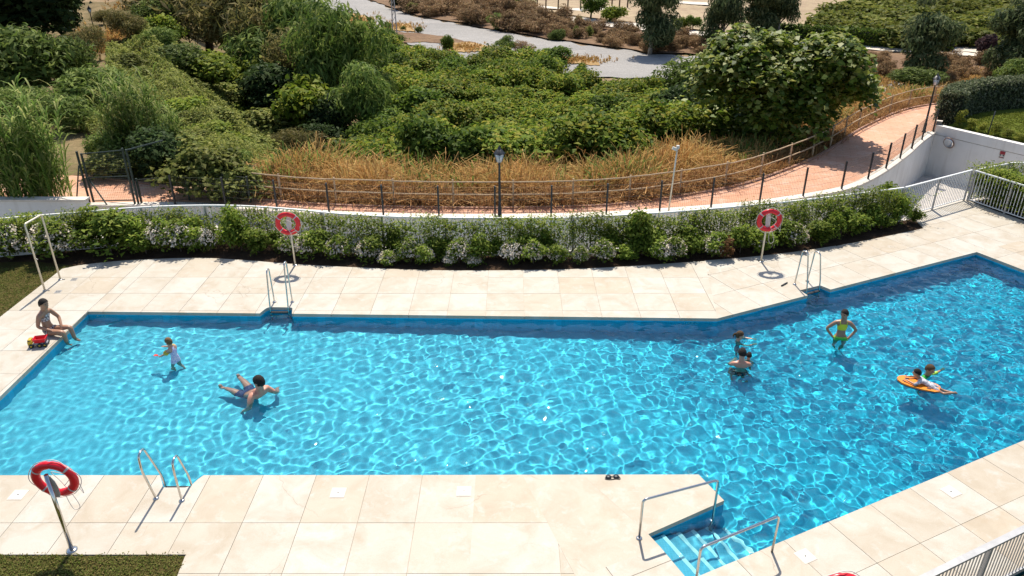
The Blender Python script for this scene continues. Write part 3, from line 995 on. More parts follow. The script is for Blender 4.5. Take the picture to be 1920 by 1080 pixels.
picket_fence('pool_gate', 'bare white metal picket gate section at the end of the planting bed', [Vector((13.78, 25.10)), Vector((17.22, 27.12))], 1.22, .012, 2, .11)
picket_fence('side_fence', 'white picket fence down the right edge of the deck, filled with leafy climbers', [Vector((17.3, 27.1)), P2(UV(RU + .1, 22)), P2(UV(RU + .1, NF + .1))] if False else [Vector((17.32, 27.05)), P2(UV(RU + .06, N0 + .2)), P2(UV(RU + .06, 8))], 1.22, .012, 6, .12)
picket_fence('ramp_fence', 'short white picket fence turning away behind the climbers at far right', [Vector((17.5, 27.2)), Vector((19.3, 28.05)), Vector((22.0, 28.1))], 1.22, -.04, 3, .12)
picket_fence('balustrade', 'grey metal railing with thin bars and a flat top rail in the near right corner', [P2(UV(7.6, NF - .02)), P2(UV(15.5, NF - .02))], 1.1, -.02, 6, .085, m='grey_metal', pw=.016, railw=.10, posts_metal='grey_metal')
# climbers' planting strip edge along the railing foot

# ------------------------------------------------------------------ stainless steel fittings
def rounded(pts, r=.08, n=5):
    pts = [Vector(p) for p in pts]; out = [pts[0]]
    for i in range(1, len(pts) - 1):
        a = (pts[i - 1] - pts[i]); b = (pts[i + 1] - pts[i])
        rr = min(r, a.length * .45, b.length * .45)
        p0 = pts[i] + a.normalized() * rr; p1 = pts[i] + b.normalized() * rr
        for k in range(n + 1):
            t = k / n
            out.append(p0 * (1 - t) ** 2 + pts[i] * 2 * t * (1 - t) + p1 * t * t)
    out.append(pts[-1]); return out

def flange(p, parent, r=.055):
    mb = MB(); mb.lathe([(r, 0), (r, .012), (r * .6, .022)], p, 14); return mb.build('flange', MT['steel'], parent)

def ladder(label, base, d, rails, depth, group='stainless pool ladders'):
    """base: middle of the recess edge on the deck; d: unit vector from deck towards the water"""
    t = thing('pool_ladder', label, 'pool ladder', (base[0], base[1], 0), 0, group)
    d = Vector((d[0], d[1], 0)); s = Vector((-d.y, d.x, 0))
    B = Vector((base[0], base[1], 0))
    for side, (top, lean, foot) in zip((-1, 1), rails):
        o = B + s * (.25 * side)
        pts = [o - d * foot, o - d * (foot + lean * .15) + Vector((0, 0, .12)), o - d * (foot + lean) + Vector((0, 0, top * .72)), o - d * (foot + lean - .02) + Vector((0, 0, top)),
               o - d * (foot + lean - .22) + Vector((0, 0, top + .01)), o + d * .06 + Vector((0, 0, .26)), o + d * .10 + Vector((0, 0, -.05)), o + d * .10 + Vector((0, 0, -depth))]
        mb = MB(); mb.tube(rounded(pts, .11, 6), .021, 10)
        rl_ = mb.build('handrail', MT['steel'], t); RECV.append(rl_)
        mb = MB(); mb.lathe([(.055, 0), (.055, .012), (.03, .03)], o - d * foot, 14)
        f = link('flange', mb.mesh('flange', tuple(t.location)), MT['steel'], rl_)
    for k in range(3):
        z = -.10 - .24 * k
        if -z > depth - .02: break
        mb = MB(); c = B + d * .10 + Vector((0, 0, z)); a = c - s * .25; b = c + s * .25
        mb.bar(a, b, .085, .03, (0, 0, 1))
        for q in (-.026, 0, .026): mb.bar(a + d * q + Vector((0, 0, .017)), b + d * q + Vector((0, 0, .017)), .012, .006)
        q = mb.build('tread', MT['black_metal'] if k == 0 else MT['steel'], t); RECV.append(q)
    return t
ladder('polished steel ladder rails in the near deck notch left of the lawn end', (-6.33, 11.02), (0, 1), [(.93, -.02, .33), (1.12, .16, .33)][::-1] if False else [(.90, .02, .36), (1.14, .20, .30)], .55)
ladder('polished steel ladder in the far deck notch beside the round buoy shadow', (-6.40, 18.34), (0, -1), [(1.28, -.02, .32), (1.06, -.02, .32)][::-1], .55)
ladder('polished steel ladder in the angled deck edge right of the buoy', tuple(UV(16.23, N0 + .32)[:2]), (SU, -CU), [(1.12, -.05, .38), (1.0, -.05, .38)], .7)

def step_rail(label, a, b, top, wall_drop):
    t = thing('step_handrail', label, 'handrail', (a[0], a[1], 0), 0, 'handrails at the pool steps')
    a = Vector((a[0], a[1], 0)); b = Vector((b[0], b[1], 0))
    d = (b - a).normalized()
    pts = [a, a + Vector((0, 0, top)), b + Vector((0, 0, top - .06)), b + Vector((0, 0, wall_drop))]
    mb = MB(); mb.tube(rounded(pts, .09, 6), .022, 10); r = mb.build('rail', MT['steel'], t); RECV.append(r)
    flange(a, t)
    return t
step_rail('bent steel handrail along the inner side wall of the pool steps', (2.20, 9.73), (3.62, 10.30), .86, -.75)
step_rail('bent steel handrail on the outer deck side of the pool steps', (2.93, 8.66), (4.40, 9.42), .86, 0.0)
mbx = MB()

# shower frame on the left deck: an inverted U of cream pipe
shw = thing('shower_frame', 'tall cream pipe frame shaped like an upside down U at the left deck edge', 'shower frame', (-13.46, 19.75, 0))
H_ = 2.03
mb = MB(); mb.tube(rounded([(-13.48, 19.38, 0), (-13.48, 19.38, H_ + .02), (-13.44, 20.13, H_ + .02), (-13.44, 20.13, 0)], .06, 4), .027, 8); mb.build('pipe', MT['cream_metal'], shw)
for p in ((-13.48, 19.38, 0), (-13.44, 20.13, 0)):
    mb = MB(); mb.lathe([(.06, 0), (.06, .012), (.035, .02)], p, 12); mb.build('flange', MT['steel'], shw)
    mb = MB(); mb.box((p[0] + .06, p[1], .012), (.16, .02, .015)); mb.build('foot_bracket', MT['grey_metal'], shw)
for z in (1.0, 1.35):
    mb = MB(); mb.tube([(-13.48, 19.38, z), (-13.40, 19.36, z)], .014, 6); mb.build('tap', MT['steel'], shw)

# ------------------------------------------------------------------ life buoys on posts
def buoy(label, base, h, ringz, dy, steel, tilt=0.0):
    """post and bracket are one thing, the ring hanging on it another; dy: side the ring hangs on"""
    bx, by_ = base
    p = thing('buoy_post', label[0], 'post', (bx, by_, 0), 0, 'posts carrying life buoys')
    m = MT['steel'] if steel else MT['cream_metal']
    mb = MB(); mb.tube([(bx, by_, 0), (bx, by_, h)], .034 if steel else .028, 12); mb.build('pole', m, p)
    flange((bx, by_, 0), p, .09)
    mb = MB()
    prof = [(.03, -.32), (.055, -.26), (.075, -.1), (.075, .05), (.05, .16), (.03, .2)]
    v = []; n = 6
    for i, (w, z) in enumerate(prof):
        yy = .045 + .05 * math.cos(i * .6)
        v += [(bx - w, by_ + dy * yy, ringz + z), (bx + w, by_ + dy * yy, ringz + z), (bx + w, by_ + dy * (yy + .012), ringz + z), (bx - w, by_ + dy * (yy + .012), ringz + z)]
    f = []
    for i in range(len(prof) - 1):
        for k in range(4): f.append((i * 4 + k, i * 4 + (k + 1) % 4, i * 4 + 4 + (k + 1) % 4, i * 4 + 4 + k))
    f += [(3, 2, 1, 0), tuple((len(prof) - 1) * 4 + k for k in range(4))]
    mb.add(v, f); mb.build('bracket', MT['plastic_white'] if not steel else MT['grey_metal'], p)
    r = thing('life_buoy', label[1], 'life buoy', (bx, by_ + dy * .16, ringz), 0, 'red ring life buoys')
    Rr, rt = .305, .073
    M_ = Matrix.Rotation(tilt, 3, 'X')
    c = Vector((bx, by_ + dy * .16, ringz))
    def rp(a, rr, off=0.0):
        return c + M_ @ Vector((rr * math.sin(a), off, rr * math.cos(a)))
    mb = MB(); n = 48; q = 12; v = []; f = []
    for i in range(n):
        a = 2 * math.pi * i / n
        notch = 1 - .16 * math.exp(-((a - .02) / .05) ** 2) - .16 * math.exp(-((a - 2 * math.pi) / .05) ** 2) - .14 * math.exp(-((a - math.pi) / .05) ** 2)
        for k in range(q):
            t = 2 * math.pi * k / q
            v.append(rp(a, Rr + rt * math.cos(t) * notch, rt * .8 * math.sin(t) * notch))
    for i in range(n):
        for k in range(q): f.append((i * q + k, i * q + (k + 1) % q, ((i + 1) % n) * q + (k + 1) % q, ((i + 1) % n) * q + k))
    mb.add(v, f, True); mb.build('ring', MT['red'], r)
    for a0 in (.85, 2.3, 3.98, 5.35):
        mb = MB(); v = []; f = []
        for j in range(4):
            a = a0 - .05 + .10 * j / 3
            for k in range(q):
                t = 2 * math.pi * k / q
                v.append(rp(a, Rr + (rt + .004) * math.cos(t), (rt * .8 + .004) * math.sin(t)))
        for j in range(3):
            for k in range(q): f.append((j * q + k, j * q + (k + 1) % q, (j + 1) * q + (k + 1) % q, (j + 1) * q + k))
        mb.add(v, f, True); mb.build('band', MT['band'], r)
    mb = MB(); pts = []
    for i in range(65):
        a = 2 * math.pi * i / 64
        w = abs(math.sin(2 * (a - .85 + .1)))
        pts.append(rp(a, Rr + rt + .012 + .022 * w, -dy * .0 + .02 * math.sin(5 * a)))
    mb.tube(pts[:-1], .007, 5, closed=True); mb.build('grab_line', MT['rope'], r)
    mb = MB()
    s = [c + Vector((.1, dy * .02, -.16)), c + Vector((.2, dy * .06, .0)), c + Vector((-.05, dy * .03, .12)), c + Vector((.0, dy * .09, -.1)), c + Vector((.14, dy * .09, -.42)), c + Vector((.2, dy * .08, -.66)), c + Vector((.08, dy * .08, -.7)), c + Vector((.03, dy * .09, -.35)), c + Vector((.24, dy * .09, -.2)), c + Vector((.36, dy * .05, -.34)), c + Vector((.34, dy * .03, -.05))]
    mb.tube([Vector(x) for x in smooth_line3(s, 5)], .006, 5); mb.build('throw_line', MT['rope'], r)
def smooth_line3(pts, n):
    return smooth_line(pts, n)
buoy(('shiny steel post leaning towards the lawn corner at near left', 'red life buoy hanging behind the near left steel post'), (-7.47, 9.46), 1.62, 1.40, 1, True, R(5))
buoy(('slim cream post at the far deck edge left of the middle lamp', 'red life buoy facing the pool beside the far left ladder'), (-6.72, 21.18), 1.6, 1.43, -1, False, R(4))
buoy(('slim cream post at the far deck edge left of the angled ladder', 'red life buoy above the black stick on the right far deck'), (7.80, 21.45), 1.6, 1.43, -1, False, R(4))
_p = G(1585, 1080, 1.80)
buoy(('steel post below the frame edge near the corner railing', 'red life buoy just peeping in at the bottom edge near the railing'), (_p.x, _p.y - .16), 1.62, 1.42, 1, True, R(-8))

# ------------------------------------------------------------------ small things on the deck
def cover(px, py, label, rz=0.0):
    p = G(px, py)
    t = thing('skimmer_cover', label, 'deck cover', (p.x, p.y, 0), rz, 'square skimmer covers in the deck')
    mb = MB(); mb.box((0, 0, .004), (.24, .24, .008)); mb.build('lid', MT['plastic_white'], t, False)
    mb = MB(); mb.box((0, 0, .003), (.27, .27, .004)); mb.build('rim', MT['coping'], t, False)
    mb = MB(); mb.lathe([(.014, .008), (.014, .0105), (.006, .011)], (0, 0, 0), 8); mb.build('plug', MT['black_metal'], t, False)
cover(634, 924, 'pale square deck cover left of the middle near slabs')
cover(870, 921, 'pale square deck cover touching the straight joint at bottom centre')
cover(34, 928, 'pale square deck cover beside the near left buoy')
cover(1510, 1043, 'pale square deck cover nearest the corner railing', R(25.4))
cover(1783, 922, 'pale square deck cover on the angled deck at right', R(25.4))
def drain(px, py, label):
    p = G(px, py); t = thing('floor_drain', label, 'drain', (p.x, p.y, 0), R(8), 'small drains by the shower')
    mb = MB(); mb.box((0, 0, .003), (.17, .17, .006)); mb.build('frame', MT['grey_metal'], t, False)
    for k in range(5):
        mb = MB(); mb.box((-.06 + .03 * k, 0, .008), (.012, .13, .004)); mb.build('slot_bar', MT['black_metal'], t, False)
drain(139, 524, 'small dark drain grate by the rusty stain near the shower')
drain(109, 547, 'small dark drain grate nearer the sitting woman')
p = G(1470, 534)
mb = MB(); a = G(1465, 537); b = G(1476, 531); mb.tube([a + Vector((0, 0, .022)), a * .5 + b * .5 + Vector((0, 0, .024)), b + Vector((0, 0, .022))], [.02, .023, .018], 8)
mb.solid('stick', MT['black_metal'], 'short black stick lying on the far deck near the angled ladder', 'stick')
p = G(1148, 895)
g = thing('swim_goggles', 'black swim goggles lying on the pool edge', 'goggles', (p.x, p.y, 0), R(4))
for x in (-.075, .075):
    mb = MB(); mb.lathe([(.055, 0), (.058, .02), (.045, .036)], (x, .0, .001), 10); mb.build('lens_cup', MT['black_metal'], g, False)
mb = MB(); mb.tube([(-.03, 0, .02), (.03, .01, .022)], .009, 6); mb.build('nose_bridge', MT['black_metal'], g, False)
mb = MB(); mb.tube(smooth_line([(-.13, .0, .01), (-.14, -.05, .008), (-.05, -.07, .012), (.05, -.06, .008), (.14, -.065, .012), (.125, .02, .014)], 4), .007, 5); mb.build('strap', MT['black_metal'], g, False)

# toy truck
p = G(76, 648)
tk = thing('toy_truck', 'red toy dump truck with yellow cab on the deck beside the sitting woman', 'toy truck', (p.x, p.y, 0), R(14))
c_red = plain('toy_red', (.66, .01, .02), .35); c_yel = plain('toy_yellow', (.55, .36, .02), .4); c_gry = plain('toy_grey', (.32, .33, .36), .5)
mb = MB()
o1 = [(-.10, -.10), (.17, -.10), (.17, .10), (-.10, .10)]; v = []
for (x, y) in o1: v.append((x * .82 + .006, y * .8, .12))
for (x, y) in o1: v.append((x * 1.1, y * 1.15, .235))
for (x, y) in o1: v.append((x * 1.0, y * 1.0, .235))
for (x, y) in o1: v.append((x * .76 + .006, y * .72, .14))
f = [(3, 2, 1, 0)]
for r0 in (0, 4, 8):
    for k in range(4): f.append((r0 + k, r0 + (k + 1) % 4, r0 + 4 + (k + 1) % 4, r0 + 4 + k))
f.append((12, 13, 14, 15))
mb.add(v, f); mb.build('dump_bed', c_red, tk, False)
mb = MB(); mb.box((-.19, 0, .125), (.10, .17, .10)); mb.box((-.185, 0, .195), (.075, .15, .05)); mb.build('cab', c_yel, tk, False)
mb = MB(); mb.box((-.205, 0, .20), (.05, .155, .03)); mb.build('windscreen', MT['black_metal'], tk, False)
mb = MB(); mb.box((-.02, 0, .085), (.42, .12, .035)); mb.build('chassis', c_gry, tk, False)
for x in (-.17, .02, .14):
    for y in (-.095, .095):
        mb = MB(); mb.lathe([(.03, -.022), (.055, -.02), (.055, .02), (.03, .022)], (x, y, .055), 12, Matrix.Rotation(math.pi / 2, 3, 'X'))
        w = mb.build('wheel', MT['black_metal'], tk, False)
        mb = MB(); mb.lathe([(.022, -.026), (.022, .026)], (x, y, .055), 8, Matrix.Rotation(math.pi / 2, 3, 'X')); link('hub', mb.mesh('hub'), c_yel, w)

# ------------------------------------------------------------------ lamps
glass = N('lantern_glass'); glass_m = glass.done(glass.pbr((.55, .56, .58), .1, 0, .6))
def lantern(label, p, h, kind='lantern', group=None):
    t = thing('street_lamp', label, 'street lamp', tuple(p), 0, group)
    mb = MB(); mb.lathe([(.11, 0), (.11, .05), (.075, .10), (.07, .45), (.05, .5), (.042, h * .6), (.036, h - .55), (.05, h - .53), (.05, h - .50)], (0, 0, 0), 10); mb.build('column', MT['black_metal'], t, False)
    mb = MB(); mb.lathe([(.09, h - .5), (.17, h - .22)], (0, 0, 0), 4); mb.build('lamp_glass', glass_m, t, False)
    for k in range(4):
        a = math.pi / 2 * k
        mb = MB(); mb.bar((.093 * math.cos(a), .093 * math.sin(a), h - .5), (.176 * math.cos(a), .176 * math.sin(a), h - .2), .014, .014); mb.build('lamp_frame', MT['black_metal'], t, False)
    mb = MB(); mb.lathe([(.215, h - .215), (.20, h - .19), (.09, h - .05), (.055, h - .04), (.055, h + .01), (.02, h + .04), (.012, h + .09)], (0, 0, 0), 4); mb.build('lamp_cap', MT['black_metal'], t, False)
    return t
q = G(937, 413); lantern('black lantern street lamp standing behind the pool fence in the middle', (q.x, q.y + .12, -.02), 2.62)
q = G(1744, 249); lantern('black lantern street lamp by the hedge where the path bends away', (q.x - .25, q.y + .15, -.02), 2.85)
q = GT(184, 89); lantern('black lantern street lamp on the left hillside among bushes', (q.x, q.y, q.z - .05), 3.4)
# white pole with floodlight
q = G(1254, 401); h = 2.42
t = thing('floodlight_pole', 'thin white pole with a small floodlight beside the path', 'floodlight', (q.x, q.y + .1, 0))
lean = Vector((.10, 0, h))
mb = MB(); mb.tube([(0, 0, 0), lean], [.032, .026], 8); mb.build('pole', MT['cream_metal'], t, False)
mb = MB(); mb.box(lean + Vector((-.10, -.03, -.02)), (.17, .10, .10), M=Matrix.Rotation(.35, 3, 'Y')); mb.build('lamp_head', MT['plastic_white'], t, False)
mb = MB(); mb.box(lean + Vector((.01, 0, .03)), (.10, .09, .12)); mb.build('sensor', MT['plastic_white'], t, False)

# ------------------------------------------------------------------ garage wall fittings
gdir = (rw1 - rw0).normalized(); gn = Vector((gdir.y, -gdir.x))   # towards the camera side
def on_wall(px, py, out):
    # pixel -> point on the garage wall face pushed out
    a = G(px, py, 0) - Vector((0, 0, CAM_H)); o_ = Vector((0, 0, CAM_H))
    nn = Vector((gn.x, gn.y, 0)); p0 = Vector((rw0.x, rw0.y, 0)) + nn * out
    t_ = (p0 - o_).dot(nn) / a.dot(nn)
    return o_ + a * t_
ga = math.atan2(gn.y, gn.x)
q = on_wall(1779, 268, .16)
mr = thing('convex_mirror', 'round convex traffic mirror in a dark rim on the white garage wall', 'mirror', tuple(q), ga)
MX = Matrix.Rotation(math.pi / 2, 3, 'Y') 
MXd = Matrix.Rotation(R(18), 3, 'Y') @ MX
mb = MB(); mb.lathe([(.27, -.03), (.29, .0), (.27, .03)], (0, 0, 0), 24, MXd); mb.build('rim', plain('mirror_rim', (.20, .12, .09), .5), mr, False)
mb = MB(); mb.lathe([(.255, .03), (.22, .052), (.15, .072), (.07, .084), (.01, .087)], (0, 0, 0), 24, MXd); mb.build('mirror_glass', plain('mirror_face', (.9, .9, .9), .02, 1.0, var=.01), mr, False)
mb = MB(); mb.tube([(-.16, 0, -.05), (-.02, 0, 0)], .025, 8); mb.build('arm', MT['grey_metal'], mr, False)
q = on_wall(1879, 290, .006)
sg = thing('wall_sign', 'small red, black and white notice on the white garage wall', 'sign', tuple(q), ga)
mb = MB(); mb.box((0, 0, 0), (.006, .26, .34)); mb.build('sign_plate', MT['plastic_white'], sg, False)
mb = MB(); mb.box((.004, 0, .085), (.004, .24, .15)); mb.build('red_panel', plain('sign_red', (.30, .02, .03), .5), sg, False)
for y in (-.07, .07):
    mb = MB(); mb.box((.004, y, -.03), (.004, .075, .055)); mb.build('black_mark', MT['black_metal'], sg, False)
mb = MB(); mb.box((.004, 0, -.13), (.004, .22, .045)); mb.build('red_strip', plain('sign_dull_red', (.26, .06, .06), .5), sg, False)
for y in (-.085, .085):
    mb = MB(); mb.box((.007, y, -.13), (.003, .05, .04)); mb.build('black_mark', MT['black_metal'], sg, False)
q = G(1757, 246, .08)
bx = thing('meter_box', 'small dark grey box at the end of the wire fence by the garage wall', 'box', (q.x, q.y, .075), R(-30))
mb = MB(); mb.box((0, 0, .26), (.24, .18, .5)); mb.build('box_body', plain('box_grey', (.13, .12, .11), .6), bx, False)
mb = MB(); mb.box((0, 0, .525), (.27, .21, .03)); mb.build('box_lid', MT['coping'], bx, False)

# ------------------------------------------------------------------ dark green gate frame at the left end of the path
gt = thing('gate_frame', 'dark green tubular gate frame with braces at the left end of the path', 'gate', (-15.1, 26.9, 0))
A0, B0 = Vector((-15.99, 26.9, 0)), Vector((-14.1, 26.55, 0))
for p, h, nm in ((A0, 1.98, 'post'), (A0 + Vector((.14, .02, 0)), 1.9, 'post'), (B0, 2.2, 'post'), (B0 + Vector((.13, 0, 0)), 2.15, 'post')):
    mb = MB(); mb.box(p + Vector((0, 0, h / 2)), (.06, .06, h)); mb.build(nm, MT['green_metal'], gt)
for z, z2 in ((1.88, 2.12), (.98, 1.15), (.06, .22)):
    mb = MB(); mb.bar(A0 + Vector((.17, 0, z)), B0 + Vector((-.03, 0, z2)), .035, .035); mb.build('cross_bar', MT['green_metal'], gt)
mb = MB(); mb.bar(A0 + Vector((.16, 0, 1.0)), A0 + Vector((.95, -.5, .0)), .04, .04); mb.build('brace', MT['green_metal'], gt)
mb = MB(); mb.bar(A0 + Vector((-.05, 0, 1.45)), A0 + Vector((-.35, -.3, 0)), .04, .04); mb.build('brace', MT['green_metal'], gt)
mb = MB()
for k in range(22):
    s = A0.lerp(B0, .1 + .86 * k / 21); mb.bar(s + Vector((0, 0, .15)), s + Vector((0, 0, 2.0)), .004, .004, (0, 1, 0))
for k in range(20):
    mb.bar(A0 + Vector((.15, 0, .1 + .09 * k)), B0 + Vector((0, 0, .25 + .092 * k)), .004, .004)
o = mb.build('mesh_panel', MT['wire'], gt); o['kind'] = 'stuff'
# beam from gate frame towards the reeds
mb = MB(); mb.bar(B0 + Vector((.13, 0, 2.12)), B0 + Vector((1.3, .5, 2.35)), .045, .045); mb.build('top_bar', MT['green_metal'], gt)
# low green mesh fence right of the gate
gf = thing('mesh_fence', 'dark green mesh fence panels in the shade of the bushes right of the gate frame', 'fence', (-12, 27.4, 0))
gpts = [Vector((-13.9, 26.65)), Vector((-12.3, 27.15)), Vector((-10.9, 27.2)), Vector((-9.9, 26.9))]
for p in gpts:
    mb = MB(); mb.box((p.x, p.y, .5), (.06, .06, 1.05)); mb.build('post', MT['green_metal'], gf)
for a, b in zip(gpts[:-1], gpts[1:]):
    mb = MB()
    for k in range(18):
        s = a.lerp(b, (k + .5) / 18); mb.bar((s.x, s.y, .04), (s.x, s.y, 1.0), .004, .004, (0, 1, 0))
    for z in (.05, .35, .65, .98): mb.bar((a.x, a.y, z), (b.x, b.y, z), .012, .012)
    o = mb.build('mesh_panel', MT['wire'], gf); o['kind'] = 'stuff'

# ------------------------------------------------------------------ far posts, pylon
far_fence = None
for i, (px, y0) in enumerate([(925, 9), (945, 9), (969, 10), (983, 14), (995, 17), (1007, 18), (1023, 25), (1046, 26), (1064, 27), (1088, 22), (1147, 14), (1161, 16), (1176, 17)]):
    p = GT(px, y0)
    mb = MB(); mb.tube([(p.x, p.y, p.z), (p.x + .1, p.y, p.z + 6.5)], [.16, .11], 6)
    mb.solid('field_post', MT['bark'], 'tall thin post across the far tan field, ' + str(i + 1) + ('st' if i == 0 else 'nd' if i == 1 else 'rd' if i == 2 else 'th') + ' from the left', 'post', 'tall posts across the far field')
p = GT(741, 72)
py = thing('lattice_mast', 'slim rusty lattice mast standing by the river above the orchard', 'mast', tuple(p))
mb_l = []
hh = 7.0
for sx, sy in ((-1, -1), (1, -1), (1, 1), (-1, 1)):
    mb = MB(); mb.bar((sx * .32, sy * .32, 0), (sx * .14, sy * .14, hh), .07, .07); mb.build('leg', MT['grey_metal'], py, False)
for k in range(9):
    z0, z1 = hh * k / 9, hh * (k + 1) / 9
    w0, w1 = .32 - .18 * z0 / hh, .32 - .18 * z1 / hh
    mb = MB()
    for sy in (-1, 1): mb.bar((-w0, sy * w0, z0), (w1, sy * w1, z1), .04, .04)
    for sx in (-1, 1): mb.bar((sx * w0, -w0, z0), (sx * w1, w1, z1), .04, .04)
    mb.build('brace', MT['grey_metal'], py, False)
mb = MB(); mb.box((0, 0, hh + .1), (.7, .5, .3)); mb.build('top_unit', MT['grey_metal'], py, False)
def nth(i):
    i += 1
    return str(i) + ('th' if 10 < i % 100 < 14 else {1: 'st', 2: 'nd', 3: 'rd'}.get(i % 10, 'th'))
# ------------------------------------------------------------------ foliage builders
def unit(a):
    return a / np.maximum(np.linalg.norm(a, axis=-1, keepdims=True), 1e-9)
def rand_dir(n, g):
    return unit(g.normal(size=(n, 3)))
def leaf_quads(P, Nn, L, W, g, fold=.18, along=None):
    """kite shaped leaves: points, normals, lengths, widths"""
    n = len(P)
    r = rand_dir(n, g) if along is None else unit(along + .35 * g.normal(size=(n, 3)))
    t = unit(r - Nn * (r * Nn).sum(-1, keepdims=True))
    b = np.cross(Nn, t)
    L = L[:, None]; W = W[:, None]
    V = np.stack([P - t * L * .5, P + b * W * .5 + Nn * L * fold * .6 + t * L * .05, P + t * L * .5 - Nn * L * fold, P - b * W * .5 + Nn * L * fold * .6 + t * L * .05], 1)
    F = np.arange(n * 4).reshape(n, 4)
    return V.reshape(-1, 3), F
def lobes_for(g, n, spread, r0, r1, squash=1.0, top=.3):
    c = rand_dir(n, g) * (g.random((n, 1)) ** .5) * np.array(spread)
    c[:, 2] += top * np.array(spread)[2] * g.random(n)
    r = g.uniform(r0, r1, n)
    return c, r
def crown_mesh(name, g, n, lobes, rad, L, ratio=.5, out=.55, up=.35, inner=.25, droop=0.0, clump=1):
    """leaves spread through the shells of many uneven lobes; radius-1 crown centred at the origin"""
    w = rad ** 2; w = w / w.sum()
    if clump > 1:
        m = n // clump
        k = g.choice(len(rad), m, p=w)
        d = rand_dir(m, g); d[:, 2] = np.where(d[:, 2] < -.35, -d[:, 2], d[:, 2])
        rr = (1 - inner * g.random(m) ** 1.5)
        C = lobes[k] + d * (rad[k] * rr)[:, None]
        P = np.repeat(C, clump, 0) + g.normal(size=(m * clump, 3)) * L * .55
        d = np.repeat(d, clump, 0)
    else:
        k = g.choice(len(rad), n, p=w)
        d = rand_dir(n, g)
        P = lobes[k] + d * (rad[k] * (1 - inner * g.random(n) ** 1.5))[:, None]
    nn = unit(d * out + g.normal(size=P.shape) * .42 + np.array([0, 0, up]))
    along = None
    if droop: along = np.array([0, 0, -1.0]) * droop + d * .5
    Ls = L * g.uniform(.45, 1.5, len(P))
    V, F = leaf_quads(P, nn, Ls, Ls * ratio, g, along=along)
    return np_mesh(name, V, F)
def trunk_mesh(name, h, r, lobes, n=6, base=0.0):
    mb = MB()
    mb.tube([(0, 0, base), (.03 * h, 0, h * .4), (0, .02 * h, h)], [r, r * .8, r * .55], 7)
    for c in lobes[:n]:
        a = Vector((0, .01 * h, h * .75)); b = Vector(c)
        mid = a.lerp(b, .5) + Vector((0, 0, .06))
        mb.tube([a, mid, b], [r * .45, r * .3, r * .1], 5)
    return mb.mesh(name)

PROTO = {}
def proto(key, lm, seed, n, nl, spread, r0, r1, L, trunk_h, trunk_r, cz, bark='bark', **kw):
    """tree pattern of unit radius; crown centre at height cz (in radii)"""
    g = np.random.default_rng(seed)
    c, r = lobes_for(g, nl, spread, r0, r1)
    cr = crown_mesh('crown', g, n, c, r, L, **kw)
    cr.transform(Matrix.Translation((0, 0, cz)))
    cr.materials.append(LM[lm])
    cc = [(q[0] * .8, q[1] * .8, q[2] * .8 + cz) for q in c]
    tr = trunk_mesh('trunk', trunk_h, trunk_r, cc)
    tr.materials.append(MT[bark])
    zs = np.empty(len(cr.vertices) * 3, np.float32); cr.vertices.foreach_get('co', zs)
    top = float(np.percentile(zs.reshape(-1, 3)[:, 2], 99.5)); wide = float(np.percentile(np.abs(zs.reshape(-1, 3)[:, 0]), 99))
    PROTO[key] = (tr, cr, top, wide)
def plant(key, name, label, cat, p, w, h, group=None, rz=None, parts=('trunk', 'crown'), sink=.05):
    """stand a pattern at p, scaled to a width and height in metres"""
    tr, cr, top, wide = PROTO[key]
    t = thing(name, label, cat, (p[0], p[1], p[2] - sink), rnd.uniform(0, 6.28) if rz is None else rz, group)
    sx = w / 2 / wide; sz = h / top
    t.scale = (sx * rnd.uniform(.94, 1.06), sx * rnd.uniform(.94, 1.06), sz)
    link(parts[0], tr, None, t); link(parts[1], cr, None, t)
    return t
def plant_px(key, name, label, cat, px, py, wpx, hpx, group=None, rz=None, parts=('trunk', 'crown'), ground=None):
    p = GT(px, py) if ground is None else G(px, py, ground)
    dep = depth_of(p)
    view = math.atan2(CAM_H - p.z, math.hypot(p.x, p.y))
    return plant(key, name, label, cat, p, wpx / CAM_F * dep, hpx / CAM_F * dep / max(math.cos(view), .5) * .93, group, rz, parts)

for i in range(4):
    proto('orchard%d' % i, 'orchard', 20 + i, 5600, 15, (.62, .62, .40), .26, .44, .112, .75, .07, .92, clump=5, inner=.3, up=.95)
proto('orchardD0', 'orchard_dark', 31, 5200, 14, (.6, .6, .45), .28, .46, .112, .75, .07, .95, clump=5, inner=.3)
proto('orchardD1', 'orchard_dark', 32, 5200, 14, (.6, .6, .45), .28, .46, .112, .75, .07, .95, clump=5, inner=.3)
for i in range(3):
    proto('far%d' % i, 'far', 40 + i, 1100, 9, (.6, .6, .3), .36, .5, .23, .5, .06, .72, clump=4, inner=.25)
proto('fig', 'fig', 50, 26000, 46, (.78, .72, .62), .13, .30, .055, .5, .05, .62, ratio=.85, inner=.45, clump=4, up=.95)
proto('fig2', 'fig', 51, 11000, 24, (.70, .66, .55), .18, .34, .088, .4, .05, .55, ratio=.85, inner=.45, clump=4, up=.95)
proto('olive', 'olive', 60, 5200, 15, (.62, .62, .48), .26, .42, .13, .6, .05, .72, ratio=.28, up=.2, inner=.5, out=.4)
proto('olive2', 'olive', 61, 5200, 17, (.66, .6, .42), .24, .40, .13, .6, .05, .66, ratio=.26, up=.2, inner=.5, out=.4)
proto('willow', 'willow', 62, 6500, 15, (.58, .58, .62), .26, .42, .16, 1.0, .05, 1.0, ratio=.17, up=.1, inner=.5, droop=.8)
proto('willow2', 'willow', 63, 6500, 14, (.62, .58, .55), .26, .42, .16, 1.0, .05, .92, ratio=.17, up=.1, inner=.5, droop=.6)
proto('tamarisk', 'tamarisk', 64, 6500, 17, (.6, .6, .55), .24, .40, .15, 1.0, .05, .95, ratio=.14, up=.0, inner=.6, droop=.25, out=.3)
